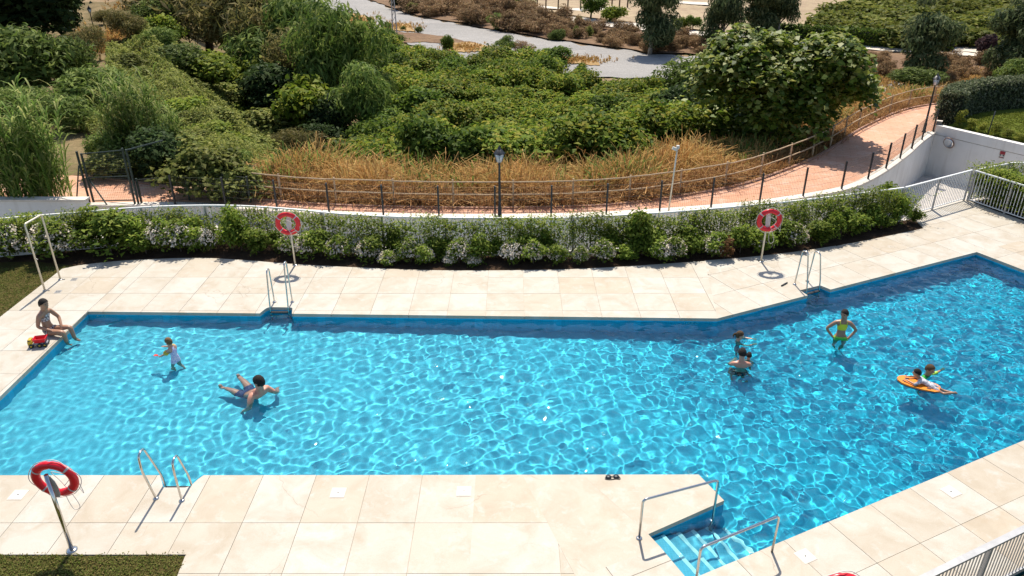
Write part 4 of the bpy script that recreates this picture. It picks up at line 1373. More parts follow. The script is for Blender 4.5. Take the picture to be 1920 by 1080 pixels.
proto('tamarisk2', 'tamarisk', 65, 6500, 15, (.62, .6, .5), .24, .42, .15, .9, .05, .9, ratio=.14, up=.0, inner=.6, droop=.25, out=.3)
proto('vine', 'vinegreen', 66, 3600, 13, (.62, .62, .40), .28, .44, .13, .5, .05, .66, ratio=.62, inner=.3, clump=4)
proto('vine2', 'vinegreen', 67, 3600, 12, (.60, .62, .55), .28, .42, .13, .5, .05, .8, ratio=.62, inner=.3, clump=4)
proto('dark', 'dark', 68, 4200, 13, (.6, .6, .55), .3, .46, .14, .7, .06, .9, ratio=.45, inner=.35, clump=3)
proto('bramblebush', 'bramble', 69, 4200, 14, (.64, .62, .4), .28, .42, .115, .4, .04, .62, ratio=.6, inner=.35, clump=4)
proto('eucal', 'eucal', 70, 9500, 22, (.52, .52, .90), .22, .38, .13, .7, .06, .92, bark='pale_bark', ratio=.24, inner=.5, droop=.8, up=.1)
proto('eucal2', 'eucal', 71, 8500, 20, (.54, .52, .92), .20, .36, .13, .7, .05, .92, bark='pale_bark', ratio=.24, inner=.55, droop=.9, up=.1)
for i in range(2):
    proto('rust%d' % i, 'rust', 80 + i, 1500, 12, (.6, .6, .4), .26, .42, .22, .4, .03, .6, ratio=.16, up=.3, inner=.7, out=.5)
for i in range(3):
    proto('bush%d' % i, 'bush', 90 + i, 1500, 11, (.55, .55, .48), .26, .42, .15, .5, .03, .75, ratio=.5, inner=.5, up=.8, clump=3)
proto('autumn', 'autumn', 95, 700, 8, (.5, .5, .5), .24, .4, .2, .5, .03, .75, ratio=.45, inner=.6, up=.4)
proto('purple', 'purple', 96, 1500, 10, (.6, .6, .5), .3, .44, .2, .5, .03, .8, ratio=.4, inner=.4)
proto('conifer', 'conifer', 97, 900, 9, (.30, .30, .75), .2, .34, .14, .5, .03, .85, ratio=.4, inner=.4, up=.7)

# ------------------------------------------------------------------ far side of the river
FARP = [(1468, 66), (1605, 22), (1700, -14), (1800, -40), (2000, -40), (2000, 110), (1840, 86), (1700, 78), (1600, 70)]
def in_px(px, py, poly):
    return bool(inside(np.array([px]), np.array([py]), [Vector(q) for q in poly])[0])
def to_px(p):
    dep = depth_of(p)
    up = p[1] * math.sin(CAM_P) + (p[2] - CAM_H) * math.cos(CAM_P)
    return 960 + CAM_F * p[0] / dep, 540 - CAM_F * up / dep
k = 0
for yy in np.arange(88, 250, 5.6):
    for xx in np.arange(38, 190, 5.2):
        x = xx + .35 * yy * .25 + rnd.uniform(-.7, .7); y = yy + rnd.uniform(-.7, .7)
        z = T1(x, y)
        a, b = to_px((x, y, z + 1.2))
        if not in_px(a, b, FARP): continue
        if k >= 290: continue
        plant('far%d' % rnd.randrange(3), 'grove_tree', 'low round tree in the dense far grove behind the clipped hedge', 'tree', (x, y, z), rnd.uniform(5.6, 6.8), rnd.uniform(2.6, 3.6), 'trees of the far grove'); k += 1
# clipped hedge along the track
def hedge(name, label, line, w, h, n, L, z=None, lm='hedge', seed=5, body='dark_hedge_body'):
    g = np.random.default_rng(seed)
    base = line[0]
    zz = [T1(p.x, p.y) if z is None else z for p in line]
    t = thing(name, label, 'hedge', (base.x, base.y, min(zz)))
    a, b = offset(line, w / 2 * .8), offset(line, -w / 2 * .8)
    mb = MB()
    nt = 3 if (line[1] - line[0]).length < .8 else 0
    a, b = a[nt:], b[nt:]
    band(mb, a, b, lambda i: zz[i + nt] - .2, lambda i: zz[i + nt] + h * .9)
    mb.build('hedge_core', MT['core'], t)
    Lc = np.array([0.0] + [(q - p).length for p, q in zip(line[:-1], line[1:])]).cumsum()
    s = g.random(n) * Lc[-1]
    px_ = np.interp(s, Lc, [p.x for p in line]); py_ = np.interp(s, Lc, [p.y for p in line]); pz_ = np.interp(s, Lc, zz)
    tx = np.interp(s, Lc, [(line[min(i + 1, len(line) - 1)] - line[max(i - 1, 0)]).normalized().x for i in range(len(line))])
    ty = np.interp(s, Lc, [(line[min(i + 1, len(line) - 1)] - line[max(i - 1, 0)]).normalized().y for i in range(len(line))])
    # around the rounded section
    per = g.random(n)
    ang = np.where(per < .4, g.uniform(0, 1, n), 0)
    side = np.where(per < .36, 0, np.where(per < .68, 1, -1))
    off = np.where(side == 0, g.uniform(-.5, .5, n), side * .5) * w
    endz = s < w * .5
    off = np.where(endz, g.uniform(-.5, .5, n) * w * np.sqrt(np.clip(s / (w * .5), .1, 1)), off)
    hh = np.where(side == 0, h, h * g.random(n))
    rr = 1 - .12 * (np.abs(off) / (w / 2)) ** 4 * (hh / h) ** 4
    P = np.stack([px_ - ty * off * rr, py_ + tx * off * rr, pz_ + hh * rr], -1) + g.normal(size=(n, 3)) * L * .5
    nn = unit(np.stack([-ty * side, tx * side, np.where(side == 0, 1, .25)], -1) + g.normal(size=(n, 3)) * .5)
    Ls = L * g.uniform(.6, 1.3, n)
    V, F_ = leaf_quads(P - np.array([base.x, base.y, min(zz)]), nn, Ls, Ls * .55, g)
    link('foliage', np_mesh('foliage', V, F_), LM[lm], t)
    return t
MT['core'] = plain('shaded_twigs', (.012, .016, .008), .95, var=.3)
hl = [GT(*q).xy for q in [(1440, 77), (1500, 82), (1580, 87), (1680, 95), (1760, 101), (1784, 103)]]
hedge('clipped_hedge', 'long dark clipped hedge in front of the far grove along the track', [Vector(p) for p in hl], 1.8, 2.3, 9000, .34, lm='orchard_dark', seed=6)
plant_px('purple', 'purple_shrub', 'dark purplish shrub at the corner of the far driveway', 'shrub', 1848, 107, 40, 44)
plant_px('dark', 'dark_shrub', 'dark bushy shrub at the head of the far driveway', 'shrub', 1812, 84, 44, 30)

E_ = [('eucal', 1218, 104, 82, 132, 'tall dark eucalyptus casting its shadow on the river bank'),
      ('eucal2', 1353, 96, 66, 118, 'narrow dark eucalyptus left of the pale feathery ones'),
      ('eucal', 1412, 84, 72, 112, 'pale feathery eucalyptus at the left end of the clipped hedge'),
      ('eucal2', 1456, 82, 64, 110, 'thin pale eucalyptus in front of the far grove edge'),
      ('eucal2', 1722, 150, 88, 128, 'dark rounded eucalyptus standing alone before the far hedge'),
      ('eucal', 1893, 155, 96, 132, 'grey green eucalyptus at the right edge beyond the path')]
for key, px, py_, w, h, lab in E_:
    plant_px(key, 'eucalyptus_tree', lab, 'tree', px, py_, w * 1.1, h * 1.25, 'eucalyptus trees by the river')
plant_px('willow2', 'willow_bush', 'bright green bushy tree at the right edge above the curved hedge', 'bush', 1900, 182, 96, 78)
plant_px('olive', 'riverside_bush', 'grey green bush under the lone rounded eucalyptus', 'bush', 1706, 168, 90, 42)
plant_px('olive2', 'riverside_bush', 'wispy grey bush beside the small patch of river seen right of the fig', 'bush', 1620, 185, 56, 54)
plant_px('orchardD0', 'round_tree', 'dark green dome shaped tree beside the pale track by the posts', 'tree', 1108, 40, 50, 50)
plant_px('vine', 'round_shrub', 'brighter green dome shaped shrub right of the dark dome tree', 'shrub', 1147, 45, 44, 34)
plant_px('vine2', 'round_shrub', 'left one of two small green shrubs beside the track right of the tall eucalyptus', 'shrub', 1275, 60, 26, 28)
plant_px('orchardD1', 'round_shrub', 'right one of two small green shrubs beside the track right of the tall eucalyptus', 'shrub', 1298, 60, 30, 32)
plant_px('dark', 'dark_thicket', 'dark thicket at the top where the river bank begins', 'bush', 752, 18, 46, 40)
plant_px('bramblebush', 'round_shrub', 'green shrub left in the rusty bank thicket', 'shrub', 775, 26, 26, 22)
plant_px('olive', 'round_shrub', 'round green shrub standing out of the rusty bank', 'shrub', 929, 58, 34, 34)
plant_px('olive2', 'round_shrub', 'low olive shrub at the river edge left of the tall eucalyptus', 'shrub', 1043, 78, 32, 24)
plant_px('olive', 'round_shrub', 'upright olive shrub on the rusty bank below the track', 'shrub', 1086, 52, 20, 22)
plant_px('bramblebush', 'round_shrub', 'thin upright shrub right on the rusty bank slope', 'shrub', 1103, 74, 16, 26)
plant_px('bramblebush', 'round_shrub', 'thin upright shrub left on the rusty bank slope', 'shrub', 1081, 76, 16, 28)
for (px, py_, w, h, lab) in [(785, 63, 16, 14, 'small green bush alone on the grey river bed'), (693, 43, 12, 12, 'small grey bush right of the yellow sand patch'), (728, 56, 16, 16, 'little olive bush left of the lattice mast'), (756, 58, 12, 10, 'little green bush right of the lattice mast'), (598, 10, 14, 8, 'small bush at the top of the river bed'), (1003, 92, 7, 6, 'tiny dark bush on gravel above the orchard edge'), (1062, 120, 9, 10, 'tiny pale bush on the yellow strip by the river')]:
    plant_px('bramblebush', 'riverbed_bush', lab, 'bush', px, py_, w, h)
for i in range(190):
    t_ = rnd.random()
    px = 760 + 560 * t_ + rnd.uniform(-10, 10) if i < 140 else rnd.uniform(1560, 1860)
    if px < 1400:
        lo = np.interp(px, [690, 780, 860, 950, 1050, 1150, 1220, 1320], [0, 31, 44, 61, 78, 91, 102, 105]); hi = np.interp(px, [740, 800, 880, 960, 1050, 1150, 1230, 1330], [-20, -2, 14, 26, 45, 57, 64, 76])
        py_ = lo + (hi - lo) * rnd.random() ** 1.3 - 1
    else:
        py_ = np.interp(px, [1560, 1860], [104, 122]) + rnd.uniform(2, 42)
    s = rnd.uniform(24, 44) * (1.2 if px < 1050 else .8)
    plant_px('rust%d' % rnd.randrange(2), 'dry_shrub', 'rusty brown dry shrub on the river bank', 'shrub', px, py_, s, s * rnd.uniform(.55, 1.0), 'rusty dry shrubs on the river bank')
# little reed clump and dry clump by the orchard's far edge
plant_px('willow', 'reed_clump', 'small fresh green clump at the far edge of the orchard', 'bush', 948, 100, 36, 34)
plant_px('rust0', 'dry_clump', 'small straw coloured clump beside the green one at the orchard edge', 'bush', 982, 104, 34, 30)
# dark boundary hedge at the top
hl = [GT(*q).xy for q in [(870, -6), (930, 6), (1000, 19)]]
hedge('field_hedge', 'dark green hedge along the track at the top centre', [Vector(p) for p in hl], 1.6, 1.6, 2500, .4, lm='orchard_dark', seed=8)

# ------------------------------------------------------------------ orchard in the hollow
ORCH = [(636, 292), (700, 215), (735, 150), (640, 90), (700, 70), (800, 84), (852, 96), (856, 118), (905, 96), (960, 98), (1040, 118), (1060, 150), (1130, 140), (1245, 142), (1290, 210), (1290, 285), (1180, 305), (900, 318), (700, 322), (630, 312)]
oc = 0
row = 0
for yy in np.arange(33.0, 104, 3.0):
    row += 1
    for xx in np.arange(-34, 26, 3.6):
        x = xx + (1.8 if row % 2 else 0) + rnd.uniform(-.6, .6); y = yy + rnd.uniform(-.5, .5)
        z = T1(x, y)
        a, b = to_px((x, y, z + 3.3))
        if not in_px(a, b, ORCH): continue
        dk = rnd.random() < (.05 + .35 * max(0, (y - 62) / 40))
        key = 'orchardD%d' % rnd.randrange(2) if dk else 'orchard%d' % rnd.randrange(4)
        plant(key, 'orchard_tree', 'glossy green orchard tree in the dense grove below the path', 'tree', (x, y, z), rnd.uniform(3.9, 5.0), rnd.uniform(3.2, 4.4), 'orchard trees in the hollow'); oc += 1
for (px, py_, w, h, lab) in [(1040, 150, 76, 62, 'dark round orchard tree at the far edge by the yellow strip'), (840, 108, 34, 44, 'upright dark tree at the upper left corner of the orchard'), (668, 88, 56, 40, 'dark green tree at the far left of the orchard edge'), (730, 92, 60, 38, 'dark green tree below the lattice mast'), (1090, 148, 30, 30, 'small tree at the orchard edge right of the yellow strip')]:
    plant_px('orchardD%d' % rnd.randrange(2), 'orchard_tree', lab, 'tree', px, py_, w, h)

# ------------------------------------------------------------------ fig tree and its neighbours
plant_px('fig', 'fig_tree', 'big broad leaved fig tree by the bend of the rail fence', 'tree', 1446, 276, 292, 214, rz=.4)
plant_px('fig2', 'fig_tree', 'lower left part of the fig thicket beside the orchard', 'tree', 1338, 292, 175, 150, rz=2.1)
plant_px('olive', 'grey_tree', 'grey green tree behind the left of the fig', 'tree', 1290, 230, 110, 120)
plant_px('olive2', 'grey_tree', 'grey green tree between the fig and the feathery eucalyptus', 'tree', 1375, 185, 110, 115)
plant_px('dark', 'dark_tree', 'dark tree in the shade behind the low part of the fig', 'tree', 1262, 270, 90, 110)

# ------------------------------------------------------------------ left hillside
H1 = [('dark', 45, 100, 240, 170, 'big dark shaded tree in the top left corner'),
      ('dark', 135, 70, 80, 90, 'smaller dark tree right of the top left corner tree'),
      ('olive', 40, 200, 190, 150, 'broad grey green bush at the left edge below the dark tree'),
      ('olive2', 130, 180, 150, 120, 'grey green bush second from the left edge'),
      ('olive', 180, 225, 130, 100, 'lower grey green bush right of the left edge bushes'),
      ('olive2', 60, 245, 150, 90, 'grey green bush directly above the left reeds'),
      ('tamarisk2', 250, 82, 84, 66, 'greyish shrub right of the hillside street lamp'),
      ('tamarisk', 195, 48, 40, 30, 'small shrub beside the hillside lamp head'),
      ('vine', 318, 88, 70, 60, 'light green shrub on the hill ridge below the brown trees'),
      ('olive', 300, 100, 60, 50, 'thin greyish shrub at the middle of the hill ridge'),
      ('tamarisk', 395, 122, 240, 215, 'brown olive feathery tree at top left of the ridge'),
      ('tamarisk2', 475, 176, 230, 240, 'brown olive feathery tree over the dark shaded gully'),
      ('tamarisk', 350, 60, 110, 90, 'feathery olive tree at the very top of the ridge'),
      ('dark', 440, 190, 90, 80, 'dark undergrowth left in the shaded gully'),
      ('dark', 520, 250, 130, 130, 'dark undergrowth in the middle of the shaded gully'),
      ('vine2', 400, 165, 100, 70, 'yellow green creeper mound left of the gully'),
      ('vine', 545, 215, 130, 110, 'yellow green creeper mound right of the gully'),
      ('vine2', 585, 275, 140, 130, 'yellow green creeper mound hanging into the gully'),
      ('vine', 600, 235, 90, 80, 'light creeper mound above the gully mouth'),
      ('willow', 575, 130, 90, 110, 'green feathery tree at the top of the gully'),
      ('willow2', 645, 232, 175, 230, 'light green willow left of the orchard'),
      ('willow', 686, 275, 130, 160, 'light green willow bending over the orchard edge'),
      ('willow2', 610, 150, 90, 90, 'light green willow furthest up the gully'),
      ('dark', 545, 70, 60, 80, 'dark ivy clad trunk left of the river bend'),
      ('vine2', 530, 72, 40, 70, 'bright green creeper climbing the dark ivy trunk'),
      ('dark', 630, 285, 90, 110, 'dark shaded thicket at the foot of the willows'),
      ('tamarisk2', 553, 322, 130, 90, 'fine grey green broom bush above the left end of the rail fence'),
      ('dark', 300, 345, 120, 110, 'dark shaded bush under the tall reeds'),
      ('bramblebush', 395, 372, 150, 105, 'grey green bramble bush overhanging the mesh fence'),
      ('bramblebush', 450, 378, 110, 70, 'grey green bramble bush at the left end of the rail fence'),
      ('bramblebush', 345, 318, 120, 70, 'bramble mound right of the tall reeds'),
      ('olive2', 215, 318, 110, 80, 'dry grey bush between the two reed clumps'),
      ('vine', 385, 172, 120, 66, 'yellow green bush under the brown feathery trees'),
      ('olive', 345, 142, 110, 60, 'grey green bush left of the trunk of the brown feathery tree'),
      ('bramblebush', 440, 178, 110, 60, 'olive bush at the foot of the brown feathery tree'),
      ('willow', 560, 190, 190, 200, 'large green feathery tree in the middle of the tree mass'),
      ('willow2', 490, 110, 170, 150, 'large olive green tree behind the brown feathery ones'),
      ('tamarisk', 585, 215, 150, 170, 'brown olive tree leaning over the dark gully'),
      ('willow', 720, 240, 80, 110, 'light green willow furthest right beside the orchard'),
      ('tamarisk', 540, 140, 150, 150, 'brown olive feathery tree at the right end of the ridge'),
      ('tamarisk2', 430, 60, 170, 110, 'feathery olive tree at the top edge left of the river'),
      ('willow2', 600, 100, 110, 100, 'green feathery tree by the first bend of the river'),
      ('vine2', 560, 175, 100, 90, 'green creeper covered bush between the feathery trees'),
      ('dark', 600, 310, 90, 80, 'dark shaded bush at the mouth of the gully'),
      ('bramblebush', 500, 270, 130, 70, 'bramble mound at the lower edge of the slope'),
      ('bramblebush', 445, 215, 120, 60, 'bramble mound halfway along the edge of the slope'),
      ('bramblebush', 600, 335, 90, 45, 'low bramble beside the broom bush'),
      ('tamarisk2', 160, 120, 90, 70, 'olive shrub left of the hillside street lamp'),
      ('olive', 300, 60, 90, 60, 'greyish shrub above the light green ridge shrub'),
      ('olive2', 130, 250, 120, 80, 'grey green bush behind the tallest reeds'),
      ('bramblebush', 215, 340, 110, 60, 'low shaded bramble behind the gate frame'),
      ]
for key, px, py_, w, h, lab in H1:
    plant_px(key, 'hillside_tree' if 'tree' in lab or 'willow' in lab else 'hillside_bush', lab, 'tree' if 'tree' in lab or 'willow' in lab else 'bush', px, py_, w, h)

# low mounds breaking up the carpet
CARP0 = [(215, 110), (330, 105), (420, 170), (520, 235), (600, 300), (480, 330), (330, 320), (240, 290), (205, 150)]
mk = 0
while mk < 30:
    px, py_ = rnd.uniform(205, 600), rnd.uniform(105, 330)
    if not in_px(px, py_, CARP0): continue
    s_ = rnd.uniform(38, 84) * (.55 + py_ / 500)
    key = rnd.choice(['bramblebush', 'bramblebush', 'bramblebush', 'olive2', 'vine'])
    plant_px(key, 'slope_mound', 'low leafy mound on the bramble covered slope', 'bush', px, py_, s_, s_ * rnd.uniform(.35, .6), 'low mounds on the bramble slope'); mk += 1
# bramble carpet on the slope
g = np.random.default_rng(101)
CARP = [(205, 95), (330, 95), (420, 165), (520, 230), (600, 285), (625, 330), (480, 340), (430, 330), (330, 330), (240, 300), (150, 250), (205, 150)]
cp = [GT(*q) for q in CARP]
x0, x1 = min(p.x for p in cp), max(p.x for p in cp); y0, y1 = min(p.y for p in cp), max(p.y for p in cp)
n = 420000
px_ = g.uniform(x0, x1, n); py_ = g.uniform(y0, y1, n)
m = inside(px_, py_, [Vector((p.x, p.y)) for p in cp]); px_, py_ = px_[m], py_[m]
keepn = g.random(len(px_)) < np.clip(38 / py_, .25, 1) ** 1.3
px_, py_ = px_[keepn], py_[keepn]
def mound(x, y):
    return .34 + .26 * np.sin(.9 * x + 1.1 * np.sin(.7 * y)) * np.sin(.8 * y + .5 * x) + .16 * np.sin(2.3 * x + 1.2) * np.sin(2.1 * y) + .08 * np.sin(5.1 * x + y) * np.sin(4.3 * y)
mz = mound(px_, py_) * 1.7
P = np.stack([px_, py_, T(px_, py_) + np.maximum(mz, .03) + g.normal(size=len(px_)) * .12], -1)
e = .05
dx = (mound(px_ + e, py_) - mound(px_ - e, py_)) / (2 * e); dy = (mound(px_, py_ + e) - mound(px_, py_ - e)) / (2 * e)
nn = unit(np.stack([-dx, -dy, np.ones_like(dx)], -1) + g.normal(size=(len(px_), 3)) * .55)
Ls = np.clip(.10 * py_ / 32, .10, .26) * g.uniform(.7, 1.35, len(px_))
V, F_ = leaf_quads(P, nn, Ls, Ls * .55, g)
o = link('bramble_carpet', np_mesh('bramble_carpet', V, F_), LM['bramble']); tag(o, 'olive green bramble carpet covering the slope below the ridge', 'ground cover', kind='stuff')

# ------------------------------------------------------------------ reeds
def reed_mesh(seed, ns, h, spread):
    g = np.random.default_rng(seed); V = []; F_ = []; Vs = []; Fs = []
    def strip(P, W, side, V, F_):
        b = len(V)
        for p, w in zip(P, W): V.append(p - side * w); V.append(p + side * w)
        for i in range(len(P) - 1): F_.append((b + 2 * i, b + 2 * i + 1, b + 2 * i + 3, b + 2 * i + 2))
    for s in range(ns):
        r = spread * math.sqrt(g.random()); a = g.uniform(0, 6.28)
        base = np.array([r * math.cos(a), r * math.sin(a), 0]); hh = h * g.uniform(.45, 1.0)
        lean = np.array([math.cos(a), math.sin(a), 0]) * g.uniform(.0, .11) * hh * (.4 + r / spread) + np.array([g.normal() * .12, g.normal() * .12, 0])
        st = [base + lean * t ** 2 + np.array([0, 0, hh * t]) for t in (0, .33, .66, 1)]
        d2 = np.array([g.normal(), g.normal(), 0]); d2 /= np.linalg.norm(d2)
        strip(st, [.018, .016, .012, .006], d2, Vs, Fs)
        for k in range(18):
            t = g.uniform(.06, 1.0) ** .8; p = base + lean * t ** 2 + np.array([0, 0, hh * t])
            az = g.uniform(0, 6.28); d = np.array([math.cos(az), math.sin(az), 0]); L = g.uniform(.35, .65) * (.7 + .3 * h / 4)
            sd = np.array([-d[1], d[0], 0]); rise = g.uniform(.55, 1.3)
            pts = [p, p + d * L * .28 + np.array([0, 0, L * .42 * rise]), p + d * L * .62 + np.array([0, 0, L * .66 * rise]), p + d * L * 1.0 + np.array([0, 0, L * .62 * rise])]
            strip(pts, [.011, .026, .020, .003], sd, V, F_)
    return np_mesh('leaves', np.array(V), np.array(F_)), np_mesh('stalks', np.array(Vs), np.array(Fs))
RM = [reed_mesh(200 + i, 44, 4.0, .62) for i in range(3)]
for a, b in RM:
    a.materials.append(LM['reed']); b.materials.append(LM['reed'])
for i, (px, py_, h, lab) in enumerate([(18, 395, 165, 'giant reed clump at the left edge above the white wall'), (62, 392, 215, 'tall giant reed clump behind the white wall end'), (108, 386, 220, 'tallest giant reed clump left of the gate frame'), (-20, 380, 150, 'giant reed clump cut by the left frame edge'), (88, 380, 180, 'giant reed clump in the middle of the left stand'),
        (238, 320, 170, 'giant reed clump left of the second stand'), (290, 318, 185, 'tallest reed clump of the second stand on the hill'), (325, 312, 120, 'short reed clump drooping at the right of the second stand'), (262, 312, 150, 'reed clump at the back of the second stand')]):
    p = G(px, py_, -.1) if py_ > 350 else GT(px, py_)
    if py_ > 350: p = Vector((p.x, max(p.y, 26.4), -.15))
    dep = depth_of(p)
    t = thing('giant_reed', lab, 'reeds', tuple(p), rnd.uniform(0, 6.28))
    s = h / CAM_F * dep / 4.0
    t.scale = (s * 1.0, s * 1.0, s * 1.05)
    link('leaves', RM[i % 3][0], None, t); link('stalks', RM[i % 3][1], None, t)

# ------------------------------------------------------------------ golden dry grass along the rail fence
g = np.random.default_rng(303)
def grass(name, label, pts, hs_, lm, g, nb=7, w=.012, tuft=.16, lean=.45, kind='stuff'):
    n = len(pts)
    B = np.repeat(pts, nb, 0); H = np.repeat(hs_, nb) * g.uniform(.55, 1.15, n * nb)
    B = B + np.concatenate([g.normal(size=(n * nb, 2)) * tuft * .5, np.zeros((n * nb, 1))], 1)
    az = g.uniform(0, 6.28, n * nb); d = np.stack([np.cos(az), np.sin(az), np.zeros_like(az)], -1)
    s = np.stack([-d[:, 1], d[:, 0], np.zeros_like(az)], -1)
    ln = g.uniform(.1, 1, n * nb) * lean
    W = (w * g.uniform(.7, 1.4, n * nb))[:, None]
    p0 = B; p1 = B + d * (H * ln * .35)[:, None] + np.array([0, 0, 1]) * (H * .6)[:, None]; p2 = B + d * (H * ln)[:, None] + np.array([0, 0, 1]) * (H * (1 - .35 * ln))[:, None]
    V = np.stack([p0 - s * W, p0 + s * W, p1 + s * W, p1 - s * W, p2 + s * W * 1.5, p2 - s * W * 1.5], 1).reshape(-1, 3)
    b = np.arange(n * nb)[:, None] * 6
    F_ = np.concatenate([b + np.array([[0, 1, 2, 3]]), b + np.array([[3, 2, 4, 5]])], 0)
    o = link(name, np_mesh(name, V, F_), LM[lm]); return tag(o, label, 'grass', kind=kind)
n = 15000
s = g.random(n)
rs = samp([p for p in rline], 400)
ii = (s * 399).astype(int)
off = g.random(n) ** 1.2 * 5.4 - .12
nx_ = np.array([[-(rs[min(i + 1, 399)] - rs[max(i - 1, 0)]).normalized().y, (rs[min(i + 1, 399)] - rs[max(i - 1, 0)]).normalized().x] for i in range(400)])
bx_ = np.array([[p.x, p.y] for p in rs])[ii] + nx_[ii] * off[:, None] + g.normal(size=(n, 2)) * .08
ok = (rail_d(bx_[:, 0], bx_[:, 1]) > .22) & (bx_[:, 0] < 30)
bx_ = bx_[ok]; off = off[ok]
pts = np.concatenate([bx_, T(bx_[:, 0], bx_[:, 1])[:, None]], 1)
patch = .78 + .16 * np.sin(1.3 * bx_[:, 0] + 2 * np.sin(.7 * bx_[:, 1])) + .22 * g.normal(size=len(bx_))
hgt = np.clip(patch, .3, 1.35) * np.where(bx_[:, 0] > 9, .62, 1.0) * np.clip(.75 + off * .12, .7, 1.5)
fr = off < 1.25
gap = (np.sin(1.9 * bx_[:, 0] + .7) + np.sin(.77 * bx_[:, 0] + 2) + .6 * g.normal(size=len(off))) > -1.35
grass('dry_grass', 'tall golden dry grass standing behind the wooden rail fence', pts[~fr & gap], (hgt * 1.28)[~fr & gap], 'drygrass', g, nb=9, w=.008, tuft=.3, lean=.95)
grass('dry_grass', 'rusty brown dry grass tangled through the rails along the path edge', pts[fr], (hgt * 1.12)[fr], 'rustgrass', g, nb=10, w=.008, tuft=.34, lean=1.15)
wd = ~fr & (np.sin(.9 * bx_[:, 0] + 4) + .8 * g.normal(size=len(off)) > 1.45)
grass('green_weeds', 'yellow green weeds growing through the dry grass behind the rail fence', pts[wd], (hgt * 1.25)[wd], 'willow', g, nb=9, w=.016, tuft=.3, lean=.8)
# straw on bare hillside patches, small weeds at path edge
hp = []
for (px, py_, sx, sy, m) in [(650, 40, 60, 12, 420), (750, 52, 40, 8, 160), (870, 92, 40, 8, 160), (1080, 116, 60, 6, 200), (230, 85, 60, 25, 500), (280, 12, 70, 20, 300), (20, 205, 30, 25, 100), (300, 45, 60, 20, 150), (170, 80, 40, 25, 100), (1640, 150, 80, 20, 700), (1790, 150, 70, 18, 600)]:
    for _ in range(m):
        p = GT(px + rnd.gauss(0, sx * .5), max(py_ + rnd.gauss(0, sy * .5), -20)); hp.append((p.x, p.y, p.z))
hp = np.array(hp)
grass('straw_grass', 'low straw grass on the bare patches of the slopes', hp, np.full(len(hp), .55), 'drygrass', g, nb=6, w=.03, lean=.6)

# short lawn blades near the deck
def lawn_pts(poly, n, z):
    P_ = [Vector(q) for q in poly]
    a = g.uniform(min(p.x for p in P_), max(p.x for p in P_), n); b = g.uniform(min(p.y for p in P_), max(p.y for p in P_), n)
    m = inside(a, b, P_); return np.stack([a[m], b[m], np.full(m.sum(), z)], -1)
LM['lawn'] = leaf_mat('lawn_blades', [(.09, .125, .02), (.15, .175, .035), (.21, .16, .06), (.12, .15, .025)], .3, .7, .1)
LM['lawn2'] = leaf_mat('green_lawn_blades', [(.09, .12, .012), (.13, .15, .02), (.16, .17, .03)], .3, .7, .1)
lp = lawn_pts([(-13.7, 9.352), (-13.7, 7.2), (-5.24, 7.2), (-5.50, 9.352)], 10000, -.022)
lp2 = lawn_pts([(-13.82, 10), (-13.82, 20.8), (-13.6, 21.1), (-17.5, 20.8), (-17.5, 10)], 13000, -.03)
grass('lawn_grass', 'short patchy lawn beside the left deck and at the near left corner', np.concatenate([lp, lp2]), np.full(len(lp) + len(lp2), .042), 'lawn', g, nb=4, w=.0055, tuft=.07, lean=.9)
lp3 = lawn_pts([(22, 36.9), (24.3, 33), (30, 30), (34, 40), (27, 40.2), (24, 39.4)], 9000, .36)
grass('lawn_grass', 'smooth green lawn behind the curved hedge at right', lp3, np.full(len(lp3), .07), 'lawn2', g, nb=5, w=.012, tuft=.12, lean=.9)

# ------------------------------------------------------------------ curved hedge and golden conifers on the raised lawn
hp_ = [G(1776, 232, .4).xy, G(1778, 222, .4).xy, G(1795, 212, .4).xy, G(1835, 204, .4).xy, G(1880, 199, .4).xy, G(1925, 197, .4).xy, G(2040, 192, .4).xy]
hc = smooth_line([Vector(p) for p in hp_], 6)
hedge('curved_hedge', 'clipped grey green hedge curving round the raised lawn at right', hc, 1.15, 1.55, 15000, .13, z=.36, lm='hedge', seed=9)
ck = 0
for s_, h_ in zip(np.linspace(.7, 7.2, 12), [.9, .62, .55, .7, .5, .42, .62, .4, .5, .8, .95, .8]):
    q = rw0 + gdir * s_ + Vector((gdir.y, -gdir.x)) * -.75
    lab = 'small golden conifer on the garage wall top, ' + nth(ck) + ' from the curved hedge'; ck += 1
    plant('conifer', 'golden_conifer', lab, 'shrub', (q.x, q.y, .36), .5, h_, 'golden conifers along the garage wall')
for s_ in (2.3, 6.2):
    q = rw0 + gdir * s_ + Vector((gdir.y, -gdir.x)) * -.5
    mb = MB(); mb.tube([(q.x, q.y, .36), (q.x + .05, q.y, 1.5)], .025, 6)
    mb.solid('lawn_post', MT['black_metal'], 'thin dark post among the golden conifers, ' + ('nearer the curved hedge' if s_ < 3 else 'nearer the right frame edge'), 'post')

